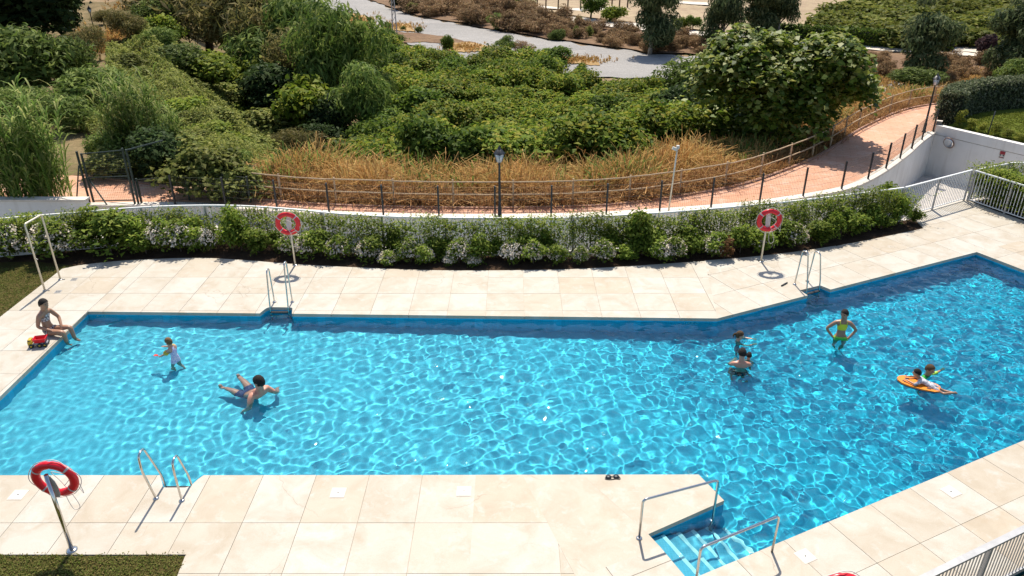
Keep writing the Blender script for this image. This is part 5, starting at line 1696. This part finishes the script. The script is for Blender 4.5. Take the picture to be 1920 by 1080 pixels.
# ------------------------------------------------------------------ planting bed
def flower_mesh(seed, n):
    g = np.random.default_rng(seed)
    d = rand_dir(n, g); d[:, 2] = np.abs(d[:, 2]) * 1.0 - .15
    r = g.uniform(.72, 1.06, n)
    P = d * r[:, None] * np.array([1, 1, .9]) + np.array([0, 0, .85])
    P = np.repeat(P, 3, 0) + g.normal(size=(n * 3, 3)) * .035
    nn = unit(np.repeat(d, 3, 0) * .5 + np.array([0, .25, .8]) + g.normal(size=P.shape) * .45)
    L = g.uniform(.08, .15, len(P))
    V, F_ = leaf_quads(P, nn, L, L * .75, g)
    me = np_mesh('flowers', V, F_); me.materials.append(LM['flower']); return me
FM = [flower_mesh(400 + i, 330) for i in range(2)]
def bed_pt(px, py_):
    return G(px, py_, -.03)
bi = 0
FLW = [(14, 492, 80, 78), (52, 470, 60, 70), (100, 488, 96, 78), (135, 478, 60, 60), (300, 474, 60, 66), (335, 476, 70, 62), (392, 476, 46, 56), (575, 487, 52, 52), (634, 489, 56, 50), (660, 486, 40, 44), (797, 500, 36, 40), (842, 502, 28, 26), (886, 502, 34, 28), (1046, 500, 36, 42), (1090, 500, 34, 40), (1132, 498, 46, 50), (1490, 467, 56, 52), (725, 500, 40, 30)]
FLW += [(x, y, 48, 50) for x, y in ((365, 474), (545, 484), (690, 494), (770, 496), (860, 498), (960, 498), (1000, 499), (1265, 492), (1340, 486), (1430, 476), (1240, 494), (270, 476))]
FLW.sort()
for fi, (px, py_, w, h) in enumerate(FLW):
    p = bed_pt(px, py_); p.y += .22
    t = plant('bush%d' % (bi % 3), 'flowering_shrub', ('big ' if w > 55 else 'small ') + 'white flowering shrub, ' + nth(fi) + ' flowering one from the left in the planting bed' + '' * len('left of the shower frame' if px < 60 else 'behind the shower frame' if px < 150 else 'on the curved left deck edge' if px < 420 else 'around the left buoy post' if px < 680 else 'left of the middle lamp' if px < 937 else 'right of the middle lamp' if px < 1300 else 'behind the right ladder'), 'shrub', p, w / CAM_F * depth_of(p), h / CAM_F * depth_of(p), 'white flowering shrubs in the bed')
    f = link('flowers', FM[bi % 2], None, t)
    _, _, top, wide = PROTO['bush%d' % (bi % 3)]
    f.scale = (wide * .95, wide * .95, top * .56)
    bi += 1
BSH = [(200, 482, 90, 84), (245, 478, 70, 70), (430, 478, 60, 90), (475, 488, 50, 52), (506, 490, 40, 46), (700, 486, 46, 44), (755, 496, 34, 36), (930, 500, 40, 44), (985, 500, 52, 50), (1180, 496, 40, 34), (1195, 490, 70, 92), (1240, 492, 46, 50), (1285, 492, 40, 38), (1320, 490, 36, 38), (1392, 480, 52, 56), (1420, 476, 40, 48), (1450, 474, 34, 40), (1535, 462, 46, 48), (1562, 457, 44, 60), (1612, 448, 50, 44), (1664, 440, 38, 32), (1640, 434, 60, 50), (1690, 430, 40, 60), (1722, 424, 32, 30), (1675, 420, 44, 70), (170, 470, 60, 80), (360, 470, 50, 60), (1350, 486, 40, 50)]
BSH += [(x + rnd.uniform(-8, 8), float(np.interp(x, [160, 480, 760, 1000, 1300, 1500, 1640], [480, 484, 495, 498, 490, 468, 446])), rnd.uniform(40, 60), rnd.uniform(44, 62)) for x in (270, 450, 600, 735, 820, 905, 1015, 1150, 1215, 1300, 1475, 1585)]
BSH.sort()
for fi, (px, py_, w, h) in enumerate(BSH):
    p = bed_pt(px, py_); p.y += rnd.uniform(.25, .75)
    plant('bush%d' % (bi % 3), 'green_shrub', 'green shrub, ' + nth(fi) + ' unflowering one from the left in the planting bed' + '' * len('left of the curved deck edge' if px < 220 else 'on the curved left deck edge' if px < 520 else 'between the left buoy and the middle lamp' if px < 937 else 'between the middle lamp and the right buoy' if px < 1430 else 'at the tapering right end'), 'shrub', p, w / CAM_F * depth_of(p), h / CAM_F * depth_of(p), 'green shrubs in the planting bed'); bi += 1
p = bed_pt(1360, 488); p.y += .15
plant('autumn', 'brown_shrub', 'withered reddish brown shrub in the bed left of the right buoy', 'shrub', p, .6, .75)
# climbers along the pool fence
def climber_mesh(seed, n, w, h, topw=1.0):
    g = np.random.default_rng(seed)
    x = g.normal(size=n) * w * .30; zc = g.beta(2.1, 1.35, n) * h
    x = x + .12 * np.sin(zc * 5 + seed)
    y = g.normal(size=n) * .10 - .05
    P = np.stack([x, y, zc], -1)
    # gather into sprays
    m = n // 6; c = P[:m]; P = np.repeat(c, 6, 0) + g.normal(size=(m * 6, 3)) * np.array([.06, .05, .06])
    nn = unit(g.normal(size=P.shape) * .5 + np.array([0, -.1, .95]))
    L = g.uniform(.05, .105, len(P))
    V, F_ = leaf_quads(P, nn, L, L * .5, g)
    a = np_mesh('leaves', V, F_); a.materials.append(LM['climb'])
    mb = MB()
    for k in range(7):
        x0 = g.normal() * .1; pts = [(x0, 0, 0)]
        tx = g.normal() * w * .32
        for t in (.25, .5, .75, 1): pts.append((x0 + (tx - x0) * t + g.normal() * .05, g.normal() * .04 - .03, h * t * .9))
        mb.tube(pts, [.010, .008, .007, .006, .003], 4)
    b = mb.mesh('stems'); b.materials.append(MT['bark'])
    return a, b
CM = [climber_mesh(500 + i, n_, 1.25, h_) for i, (n_, h_) in enumerate([(1250, 1.36), (900, 1.28), (1700, 1.42), (620, 1.2)])]
fpts = samp(flv, 46)
dens = [2, 1, 2, 2, 0, 2, 2, 0, 0, 1, 2, 3, 3, 1, 1, 3, 1, 1, 1, 0, 1, 1, 0, 1, 1, 0, 2, 2, 0, 2, 2, 0, 0, 1, 2, 0, 0, 2, 0, 2, 0, 2, 0, 2, 0, 1]
for i, p in enumerate(fpts):
    k = dens[i % len(dens)]
    t = thing('climber', 'leafy climber on the white pool fence', 'climbing plant', (p.x, p.y - .10, .0), math.atan2(flv[-1].y - flv[0].y, 50) * 0 + rnd.uniform(-.15, .15), 'climbers on the white pool fence')
    t.scale = (rnd.uniform(.8, 1.15), 1, rnd.uniform(.80, 1.0))
    link('leaves', CM[k][0], None, t); link('stems', CM[k][1], None, t)
    a, b = to_px((p.x, p.y, 1.0))
    t['label'] = ('dense ' if k in (0, 2) else 'thin gappy ') + 'climber on the white pool fence, ' + nth(i) + ' from its left end' + '' * len('left of the gate frame' if a < 150 else 'below the dark gate frame and bushes' if a < 470 else 'around the left buoy' if a < 640 else 'left of the middle lamp' if a < 930 else 'right of the middle lamp' if a < 1270 else 'around the right buoy' if a < 1520 else 'next to the bare gate section')
sp = samp([Vector((17.7, 26.6)), P2(UV(RU + .25, N0)), P2(UV(RU + .25, 8.2))], 38)
for i, p in enumerate(sp):
    t = thing('side_climber', 'thick leafy climber on the right side fence, ' + nth(i) + ' from the fence corner', 'climbing plant', (p.x + .24, p.y + .10, 0), R(-64) + rnd.uniform(-.2, .2), 'climbers on the right side fence')
    t.scale = (rnd.uniform(.9, 1.2), 1.6, rnd.uniform(.85, 1.0))
    k = 2
    link('leaves', CM[k][0], None, t); link('stems', CM[k][1], None, t)
    if i % 2 == 0:
        plant('bush%d' % (i % 3), 'side_shrub', 'leafy bush behind the right side fence, ' + nth(i // 2) + ' from the fence corner', 'shrub', (p.x + .7, p.y + .3, -.05), 1.5, 1.35, 'bushes behind the right side fence')
for i, (x, y) in enumerate([(18.3, 27.6), (19.4, 28.0), (20.6, 28.0)]):
    t = thing('ramp_climber', 'loose leafy climber on the short ramp fence, ' + nth(i) + ' from the left', 'climbing plant', (x, y, 0), rnd.uniform(-.2, .4), 'climbers on the short ramp fence')
    link('leaves', CM[i % 2][0], None, t); link('stems', CM[i % 2][1], None, t)
# ------------------------------------------------------------------ people
def skin_mat(name, c):
    k = N(name)
    n1 = k.noise(9, 4)
    col_ = k.ramp(n1, [(.3, tuple(x * .88 for x in c)), (.7, tuple(min(1, x * 1.1) for x in c))])
    q = k.n('BsdfPrincipled'); k.l(col_, q.inputs['Base Color']); q.inputs['Roughness'].default_value = .42
    q.inputs['Subsurface Weight'].default_value = .0
    return k.done(q.outputs[0])
SK = {'tan': skin_mat('tanned_skin', (.36, .185, .11)), 'fair': skin_mat('fair_skin', (.50, .28, .19)), 'pink': skin_mat('sunburnt_skin', (.52, .24, .16))}
def hair_mat(name, c):
    k = N(name)
    n1 = k.noise(70, 5, None, .7, 1.5)
    cc = k.ramp(n1, [(.3, tuple(x * .45 for x in c)), (.7, tuple(x * 1.7 for x in c))])
    return k.done(k.pbr(cc, .7, 0, .25, k.bump(n1, .9, .02)))
HAIR = {'dark': hair_mat('dark_hair', (.020, .013, .010)), 'brown': hair_mat('brown_hair', (.085, .048, .022)), 'blond': hair_mat('dark_blond_hair', (.17, .10, .045))}
MT['eye'] = plain('eye_dark', (.02, .015, .012), .2)
MT['lip'] = plain('lips', (.30, .09, .075), .5)

BASE = dict(pelvis=(0, 0, 0), waist=(0, 0, .14), ribs=(0, .0, .29), chest=(0, -.01, .42), neck=(0, -.005, .53), skull=(0, .005, .60), head=(0, .02, .675), crown=(0, .01, .735), chin=(0, .075, .605),
            hipL=(-.09, 0, -.06), kneeL=(-.10, .02, -.47), ankL=(-.10, -.02, -.87), toeL=(-.11, .13, -.91), shL=(-.165, -.01, .455), elL=(-.22, -.01, .18), wrL=(-.24, .07, -.05),
            hipR=(.09, 0, -.06), kneeR=(.10, .02, -.47), ankR=(.10, -.02, -.87), toeR=(.11, .13, -.91), shR=(.165, -.01, .455), elR=(.22, -.01, .18), wrR=(.24, .07, -.05))
RAD = dict(pelvis=(.13, .105), waist=(.105, .08), ribs=(.115, .088), chest=(.105, .085), neck=(.047, .047), skull=(.066, .066), head=(.082, .088), crown=(.062, .068), chin=(.036, .036),
           hip=.088, knee=.056, ank=.038, toe=.028, sh=.060, el=.043, wr=.031)
BONES = [('pelvis', 'waist'), ('waist', 'ribs'), ('ribs', 'chest'), ('chest', 'neck'), ('neck', 'skull'), ('skull', 'head'), ('head', 'crown'), ('skull', 'chin')]
for s in 'LR':
    BONES += [('pelvis', 'hip' + s), ('hip' + s, 'knee' + s), ('knee' + s, 'ank' + s), ('ank' + s, 'toe' + s), ('chest', 'sh' + s), ('sh' + s, 'el' + s), ('el' + s, 'wr' + s)]

def person(label, pos, yaw, scale, pose, skin, hair, clothes, headk=1.0, bulk=1.0, hair_low=-.30, facing=None, group=None, extra=None, tuft=None):
    """pose: joint overrides in the body frame (x right, y forward, z up, pelvis at origin), 1.7 m adult units"""
    J = {k: Vector(v) for k, v in BASE.items()}
    for k, v in pose.items(): J[k] = Vector(v)
    # head follows the neck unless posed
    if headk != 1.0:
        c = J['neck']
        for k in ('skull', 'head', 'crown', 'chin'): J[k] = c + (J[k] - c) * headk
    upv = (J['crown'] - J['skull']).normalized()
    fw = (J['chin'] - J['skull']); fw = (fw - upv * fw.dot(upv)).normalized()
    verts, edges, rads, names = [], [], [], []
    def addv(p, r):
        verts.append(tuple(p)); rads.append(r if isinstance(r, tuple) else (r, r)); return len(verts) - 1
    ids = {}
    for k, p in J.items():
        r = RAD[k] if k in RAD else RAD[k[:-1]]
        r = r if isinstance(r, tuple) else (r, r)
        kk = headk if k in ('skull', 'head', 'crown', 'chin') else bulk
        ids[k] = addv(p, (r[0] * kk, r[1] * kk))
    for a, b in BONES: edges.append((ids[a], ids[b]))
    # hands: palm, four fingers of unequal length and a thumb
    for s, sg in (('L', -1), ('R', 1)):
        w = J['wr' + s]; d = (w - J['el' + s]).normalized()
        side = d.cross(Vector((0, 0, 1)))
        if side.length < .2: side = Vector((1, 0, 0))
        side.normalize(); nrm = side.cross(d)
        palm = addv(w + d * .055, (.034, .022)); edges.append((ids['wr' + s], palm))
        for i, (o_, L) in enumerate(((-.027, .062), (-.009, .075), (.009, .072), (.027, .055))):
            k1 = addv(w + d * .095 + side * o_, .0095)
            k2 = addv(w + d * (.095 + L * .55) + side * o_ * 1.25 - nrm * .006, .0088)
            k3 = addv(w + d * (.095 + L * .95) + side * o_ * 1.35 - nrm * .018, .0075)
            edges += [(palm, k1), (k1, k2), (k2, k3)]
        t1 = addv(w + d * .05 - side * sg * .036, .0105); t2 = addv(w + d * .085 - side * sg * .058, .009)
        edges += [(palm, t1), (t1, t2)]
    me = bpy.data.meshes.new('skeleton'); me.from_pydata(verts, edges, []); me.update()
    so = bpy.data.objects.new('skeleton', me); col.objects.link(so)
    sm = so.modifiers.new('Skin', 'SKIN'); sm.use_smooth_shade = True
    if not me.skin_vertices: me.skin_vertices.new()
    for i, q in enumerate(me.skin_vertices[0].data):
        q.radius = rads[i]; q.use_root = (i == 0)
    ss = so.modifiers.new('Sub', 'SUBSURF'); ss.levels = 3; ss.render_levels = 3
    dg = bpy.context.evaluated_depsgraph_get()
    body = bpy.data.meshes.new_from_object(so.evaluated_get(dg))
    bpy.data.objects.remove(so)
    body.name = 'body'
    body.polygons.foreach_set('use_smooth', [True] * len(body.polygons))
    body.materials.clear(); body.materials.append(SK[skin])
    t = thing('person', label, 'person', tuple(pos), yaw, group)
    t.scale = (scale,) * 3
    RECV.append(link('body', body, None, t))
    # regions by nearest bone
    n = len(body.vertices)
    co = np.empty(n * 3, np.float64); body.vertices.foreach_get('co', co); co = co.reshape(-1, 3)
    no = np.empty(n * 3, np.float64); body.vertices.foreach_get('normal', no); no = no.reshape(-1, 3)
    best = np.full(n, 1e9); bone = np.zeros(n, int); par = np.zeros(n)
    for bi_, (a, b) in enumerate(BONES):
        A, B = np.array(J[a]), np.array(J[b]); e = B - A
        tt = np.clip(((co - A) @ e) / (e @ e), 0, 1)
        dd = np.linalg.norm(co - A - tt[:, None] * e, axis=1)
        rr = RAD[b] if b in RAD else RAD[b[:-1]]
        dd = dd / ((rr[0] if isinstance(rr, tuple) else rr) + .04)
        m = dd < best; best[m] = dd[m]; bone[m] = bi_; par[m] = tt[m]
    tags = np.array([a + '>' + b for a, b in BONES], dtype=object)[bone]
    faces = [tuple(p.vertices) for p in body.polygons]
    # shape the head: skull, jaw and nose
    u_, f_ = np.array(upv), np.array(fw); s_ = np.cross(u_, f_)
    hc = np.array(J['head'])
    up_n = (co - np.array(J['neck'])) @ u_ / headk
    ishead = np.isin(tags, ['skull>head', 'head>crown', 'skull>chin', 'neck>skull']) & (up_n > .03)
    w = np.where(ishead, smooth((up_n - .035) / .05), 0)[:, None]
    dv = co - hc; dv = dv / np.maximum(np.linalg.norm(dv, axis=1, keepdims=True), 1e-6)
    ds, df, du = dv @ s_, dv @ f_, dv @ u_
    a_ = .074 * (1 - .28 * np.clip(-du, 0, 1) * np.clip(df + .5, 0, 1))
    rr_ = 1 / np.sqrt((ds / a_) ** 2 + (df / .094) ** 2 + (du / .113) ** 2)
    nd = f_ * .985 - u_ * .17
    rr_ = rr_ + .022 * np.exp((dv @ (nd / np.linalg.norm(nd)) - 1) * 75) - .006 * np.exp(-((df - .9) / .15) ** 2 - ((du - .08) / .10) ** 2)
    co = co * (1 - w) + (hc + dv * rr_[:, None] * headk) * w
    body.vertices.foreach_set('co', co.astype(np.float32).ravel()); body.update()
    body.vertices.foreach_get('normal', no_ := np.empty(n * 3, np.float32)); no = no_.reshape(-1, 3).astype(float)
    def shell(name, mask, off, m):
        ff = [f for f in faces if all(mask[i] for i in f)]
        if not ff: return None
        us = sorted({i for f in ff for i in f}); mp = {i: j for j, i in enumerate(us)}
        V = [tuple(co[i] + no[i] * off) for i in us]
        me2 = bpy.data.meshes.new(name); me2.from_pydata(V, [], [tuple(mp[i] for i in f) for f in ff])
        me2.polygons.foreach_set('use_smooth', [True] * len(ff)); me2.update()
        o = link(name, me2, m, t); RECV.append(o); return o
    hm = ishead & (du * .78 - df * .80 > hair_low + .04 * np.sin(9 * ds)) & (du > (-.62 if tuft or 'woman' in label or 'toddler' in label else -.34)) & ~((np.abs(ds) > .80) & (du < .12) & (df > -.25))
    shell('hair', hm, .013 * headk, HAIR[hair])
    for name, fn, off, m in clothes:
        shell(name, fn(tags, par, co), off, m)
    sd = upv.cross(fw)
    for sg in (-1, 1):
        mb = MB(); mb.ball(J['head'] + fw * .078 * headk + sd * .030 * sg * headk + upv * .010 * headk, (.012 * headk, .009 * headk, .007 * headk), 8, 6); RECV.append(link('eye', mb.mesh('eye'), MT['eye'], t))
        mb = MB(); mb.ball(J['head'] + sd * .072 * sg * headk - upv * .010 * headk - fw * .008, (.010 * headk, .016 * headk, .026 * headk), 8, 6); RECV.append(link('ear', mb.mesh('ear'), SK[skin], t))
    mb = MB(); mb.ball(J['head'] + fw * .074 * headk - upv * .052 * headk, (.020 * headk, .010 * headk, .006 * headk), 8, 6); link('mouth', mb.mesh('mouth'), MT['lip'], t)
    if tuft:
        mb = MB(); a = J['head'] - fw * .085 * headk + upv * .045
        mb.tube([a, a - fw * .05 - upv * .01, a - fw * .085 - upv * .07, a - fw * .075 - upv * .15], [.026, .036, .03, .010], 8); link('ponytail', mb.mesh('ponytail'), HAIR[hair], t)
    if extra: extra(t, J)
    return t
def isin(t, *n): return np.isin(t, list(n))
BRA = lambda t, p, c: (isin(t, 'ribs>chest') & (c[:, 2] > .30) & (c[:, 2] < .43)) | (isin(t, 'waist>ribs') & (c[:, 2] > .25))
def briefs(t, p, c):
    return (isin(t, 'pelvis>waist') & (p < .55)) | isin(t, 'pelvis>hipL', 'pelvis>hipR') | (isin(t, 'hipL>kneeL', 'hipR>kneeR') & (p < .12))
def shorts(t, p, c):
    return (isin(t, 'pelvis>waist') & (p < .6)) | isin(t, 'pelvis>hipL', 'pelvis>hipR') | (isin(t, 'hipL>kneeL', 'hipR>kneeR') & (p < .55))
def torso(t, p, c):
    return isin(t, 'pelvis>waist', 'waist>ribs', 'ribs>chest', 'chest>shL', 'chest>shR') | (isin(t, 'chest>neck') & (p < .25))
def shirt(t, p, c):
    return torso(t, p, c) | isin(t, 'shL>elL', 'shR>elR')
def suit(t, p, c):
    return (torso(t, p, c) & ~isin(t, 'chest>shL', 'chest>shR')) | briefs(t, p, c)
cl = {k: plain(k, v, .6, var=.12, scale=30) for k, v in {'neon_yellow_cloth': (.62, .62, .02), 'water_greened_cloth': (.32, .60, .06), 'navy_cloth': (.012, .018, .075), 'pale_grey_cloth': (.58, .57, .58), 'lime_cloth': (.36, .58, .05), 'black_cloth': (.015, .015, .018)}.items()}
def print_cloth(name, a, b, s):
    k = N(name); n1 = k.noise(s, 2); return k.done(k.pbr(k.ramp(n1, [(.46, a), (.54, b)]), .65))
cl['bikini'] = print_cloth('patterned_bikini', (.10, .09, .10), (.60, .52, .50), 28)
cl['lilac'] = print_cloth('lilac_swimsuit', (.42, .36, .60), (.70, .62, .70), 30)
cl['navyprint'] = print_cloth('navy_print_shorts', (.008, .014, .075), (.05, .07, .17), 40)
cl['greyprint'] = print_cloth('grey_print_rash_vest', (.62, .60, .62), (.30, .30, .33), 26)
cl['girl'] = print_cloth('patterned_girl_suit', (.50, .35, .40), (.05, .06, .10), 30)

# woman sitting on the pool edge
p = Vector((-11.93, 16.86, .125))
person('woman in a patterned bikini sitting on the pool edge with her feet in the water', p, R(-98), 1.12,
       dict(waist=(0, -.02, .14), ribs=(0, -.02, .28), chest=(0, -.0, .41), neck=(0, .03, .525), skull=(.01, .05, .59), head=(.015, .075, .665), crown=(.01, .055, .725), chin=(.02, .13, .605),
            hipL=(-.10, .03, -.02), kneeL=(-.12, .45, .045), ankL=(-.12, .50, -.36), toeL=(-.12, .62, -.41), hipR=(.10, .03, -.02), kneeR=(.10, .43, .03), ankR=(.08, .44, -.38), toeR=(.08, .56, -.43),
            shL=(-.165, .0, .44), elL=(-.25, .12, .22), wrL=(-.12, .24, .10), shR=(.165, .0, .44), elR=(.22, -.06, .18), wrR=(.15, .12, .09)),
       'tan', 'dark', [('bikini_top', BRA, .007, cl['bikini']), ('bikini_bottom', briefs, .007, cl['bikini'])], headk=1.12, hair_low=-.30)

# toddler wading with a red shovel
p = G(330, 678, WATER); p.z = WATER + .08
def bands(t, J):
    for s in 'LR':
        a, b = J['sh' + s], J['el' + s]
        mb = MB(); c0, c1 = a.lerp(b, .35), a.lerp(b, .9)
        mb.tube([c0, c0.lerp(c1, .15), c0.lerp(c1, .85), c1], [.06, .095, .095, .06], 10); link('arm_band', mb.mesh('arm_band'), c_yel, t)
tod = person('toddler in a lilac swimsuit wading in the shallow end and reaching forward', p, R(72), .70,
       dict(waist=(0, .01, .14), ribs=(0, .03, .28), chest=(0, .05, .40), neck=(0, .075, .50), skull=(0, .09, .565), head=(0, .115, .63), crown=(0, .10, .70), chin=(0, .175, .575),
            shL=(-.15, .05, .42), elL=(-.19, .22, .25), wrL=(-.16, .42, .13), shR=(.15, .05, .42), elR=(.20, .24, .33), wrR=(.12, .40, .36),
            kneeL=(-.11, .12, -.42), ankL=(-.11, .02, -.82), toeL=(-.11, .16, -.87), kneeR=(.11, -.04, -.45), ankR=(.12, -.24, -.80), toeR=(.12, -.11, -.87)),
       'fair', 'blond', [('swimsuit', suit, .012, cl['lilac'])], headk=1.32, bulk=1.08, hair_low=-.30, extra=bands)
bpy.context.view_layer.update()
hw = tod.matrix_world @ Vector((-.15, .52, .08))
sv = thing('toy_shovel', 'small red toy shovel held out by the toddler over the water', 'toy', tuple(hw), R(72))
mb = MB(); mb.tube([(0, -.03, .02), (0, .06, 0)], .009, 8); mb.build('handle', c_red if False else plain('shovel_red', (.75, .055, .02), .35), sv, False)
mb = MB(); v = []
for y, w, z in ((.05, .02, .012), (.08, .038, .004), (.13, .042, 0), (.165, .026, .006)): v += [(-w, y, z + .018), (0, y, z), (w, y, z + .018), (0, y, z - .006)]
f = []
for i in range(3):
    for k in range(4): f.append((i * 4 + k, i * 4 + (k + 1) % 4, i * 4 + 4 + (k + 1) % 4, i * 4 + 4 + k))
f += [(3, 2, 1, 0), (12, 13, 14, 15)]
mb.add(v, f); mb.build('blade', bpy.data.materials['shovel_red'], sv, False)

# man floating on his back, legs apart
p = G(466, 731, WATER); p.z = WATER - .20
person('man in navy shorts leaning back in the shallow water with his legs spread', p, R(52), 1.22,
       dict(waist=(0, -.11, .08), ribs=(.01, -.22, .15), chest=(.02, -.32, .22), neck=(.02, -.375, .315), skull=(.02, -.385, .385), head=(.02, -.375, .46), crown=(.02, -.395, .525), chin=(.0, -.31, .40),
            hipL=(-.09, .05, -.02), kneeL=(-.16, .32, .05), ankL=(-.22, .58, .03), toeL=(-.22, .62, .14), hipR=(.09, .05, -.02), kneeR=(.15, .34, .05), ankR=(.20, .62, .05), toeR=(.20, .66, .15),
            shL=(-.165, -.33, .235), elL=(-.30, -.42, .00), wrL=(-.33, -.30, -.14), shR=(.195, -.33, .235), elR=(.33, -.42, .06), wrR=(.42, -.30, .00)),
       'pink', 'dark', [('shorts', shorts, .016, cl['navyprint'])], bulk=1.16, headk=1.16, hair_low=-.30)

# girl with a ponytail, arms in a ring in front
p = G(1384, 638, WATER); p.z = WATER - .43
person('girl with tied back hair holding her arms in a ring on the water', p, R(-96), .82,
       dict(chin=(.0, .075, .60), shL=(-.15, .0, .44), elL=(-.27, .22, .47), wrL=(-.17, .44, .50), shR=(.15, .0, .44), elR=(.27, .20, .46), wrR=(.15, .43, .47)),
       'fair', 'brown', [('swimsuit', suit, .010, cl['girl'])], headk=1.25, hair_low=-.30, tuft=True)

# man seen from behind holding a small child
p = G(1389, 686, WATER); p.z = WATER - .37
person('man with dark hair seen from behind, shoulders just above the water', p, R(-6), 1.0,
       dict(neck=(0, .01, .53), skull=(0, .025, .60), head=(0, .045, .67), crown=(0, .035, .735), chin=(.0, .10, .60), shL=(-.19, -.01, .44), elL=(-.26, .16, .25), wrL=(-.12, .34, .25), shR=(.19, -.01, .44), elR=(.27, .17, .26), wrR=(.17, .36, .28),
            kneeL=(-.16, .34, -.16), ankL=(-.14, .02, -.44), toeL=(-.14, .12, -.48), kneeR=(.16, .34, -.16), ankR=(.14, .02, -.44), toeR=(.14, .12, -.48)),
       'pink', 'dark', [('shorts', shorts, .014, cl['black_cloth'])], bulk=1.0, headk=1.18, hair_low=-.30)
q = Vector((p.x + .26, p.y + .27, WATER - .27))
person('small dark haired child held in front of the man, only the head showing', q, R(-20), .52,
       dict(shL=(-.14, 0, .42), elL=(-.22, -.10, .25), wrL=(-.18, -.2, .12), kneeL=(-.15, .25, -.20), ankL=(-.14, .05, -.45), toeL=(-.14, .12, -.5), kneeR=(.15, .25, -.20), ankR=(.14, .05, -.45), toeR=(.14, .12, -.5)),
       'fair', 'dark', [('swim_shorts', shorts, .014, cl['navy_cloth'])], headk=1.5, hair_low=-.30)

# woman in neon yellow, hands on hips
p = G(1575, 631, WATER); p.z = WATER - .03
def straps(t, J):
    for sg in (-1, 1):
        mb = MB(); a = Vector((sg * .085, .075, .40)); b = Vector((sg * .085, .03, .50)); c = Vector((sg * .08, -.09, .44))
        mb.tube([a, a.lerp(b, .5) + Vector((0, .022, .01)), b + Vector((0, .0, .012)), c], .009, 6); link('strap', mb.mesh('strap'), cl['neon_yellow_cloth'], t)
person('woman in a neon yellow bikini standing in the water with hands on her hips', p, R(172), 1.0,
       dict(neck=(.0, .0, .53), head=(.015, .02, .68), chin=(.045, .062, .605), crown=(.005, .01, .745),
            shL=(-.17, 0, .455), elL=(-.37, -.02, .24), wrL=(-.22, .05, .06), shR=(.17, 0, .455), elR=(.37, -.02, .24), wrR=(.22, .05, .06)),
       'tan', 'dark', [('bikini_top', BRA, .010, cl['neon_yellow_cloth']), ('bikini_bottom', briefs, .010, cl['water_greened_cloth'])], headk=1.15, hair_low=-.30, extra=straps)  # yellow bottom painted green, the way it looks through the water

# boy lying on an orange float board
c = G(1722, 722, WATER)
bd = thing('float_board', 'orange bodyboard with dark underside carrying a boy', 'float board', (c.x, c.y, WATER - .005), R(147))
BW = [(-.50, .13), (-.40, .22), (-.1, .27), (.2, .265), (.38, .22), (.50, .11), (.53, .0)]
out = [(x, w) for x, w in BW] + [(x, -w) for x, w in BW[::-1][1:]]
bd.scale = (.88, .88, .9)
mb = MB(); mb.poly(out, -.02, .025); mb.build('slick', plain('board_blue', (.02, .10, .22), .4), bd, False)
mb = MB(); mb.poly([(x * .995, y * .99) for x, y in out], .026, .065); ob = mb.build('deck', plain('board_orange', (.78, .22, .006), .4, var=.05), bd, False)
for x, y in ((.34, .11), (.3, -.08), (.05, .17), (-.25, .15), (.1, -.19)):
    mb = MB(); mb.box((x, y, .067), (.10, .05, .005), rnd.uniform(-.6, .6)); mb.build('dark_print', MT['black_metal'], bd, False)
person('boy in a grey rash vest lying on the orange board', (c.x + .22, c.y - .13, WATER + .07), R(57), .64,
       dict(waist=(0, .13, .03), ribs=(0, .26, .07), chest=(0, .37, .12), neck=(0, .46, .18), skull=(0, .50, .235), head=(0, .52, .305), crown=(0, .50, .375), chin=(0, .59, .255),
            hipL=(-.09, -.05, -.03), kneeL=(-.14, -.42, -.12), ankL=(-.2, -.70, .06), toeL=(-.2, -.80, .12), hipR=(.09, -.05, -.03), kneeR=(.12, -.40, -.14), ankR=(.10, -.74, -.10), toeR=(.1, -.85, -.08),
            shL=(-.155, .37, .11), elL=(-.30, .52, .03), wrL=(-.20, .74, .05), shR=(.155, .37, .11), elR=(.28, .55, .03), wrR=(.16, .74, .05)),
       'tan', 'dark', [('rash_vest', shirt, .011, cl['greyprint']), ('swim_shorts', shorts, .013, cl['greyprint'])], headk=1.4, hair_low=-.30)
q = G(1738, 703, WATER); q.z = WATER - .42
person('boy in a lime green rash vest behind the orange board stretching out one arm', q, R(-150), .80,
       dict(head=(0, .03, .68), shL=(-.155, 0, .45), elL=(-.40, .05, .50), wrL=(-.64, .04, .51), shR=(.155, 0, .45), elR=(.30, .14, .40), wrR=(.24, .34, .42)),
       'tan', 'brown', [('rash_vest', shirt, .011, cl['lime_cloth']), ('swim_shorts', shorts, .013, cl['navy_cloth'])], headk=1.4, hair_low=-.30)
for o in RECV:
    o.cycles.is_caustics_receiver = True
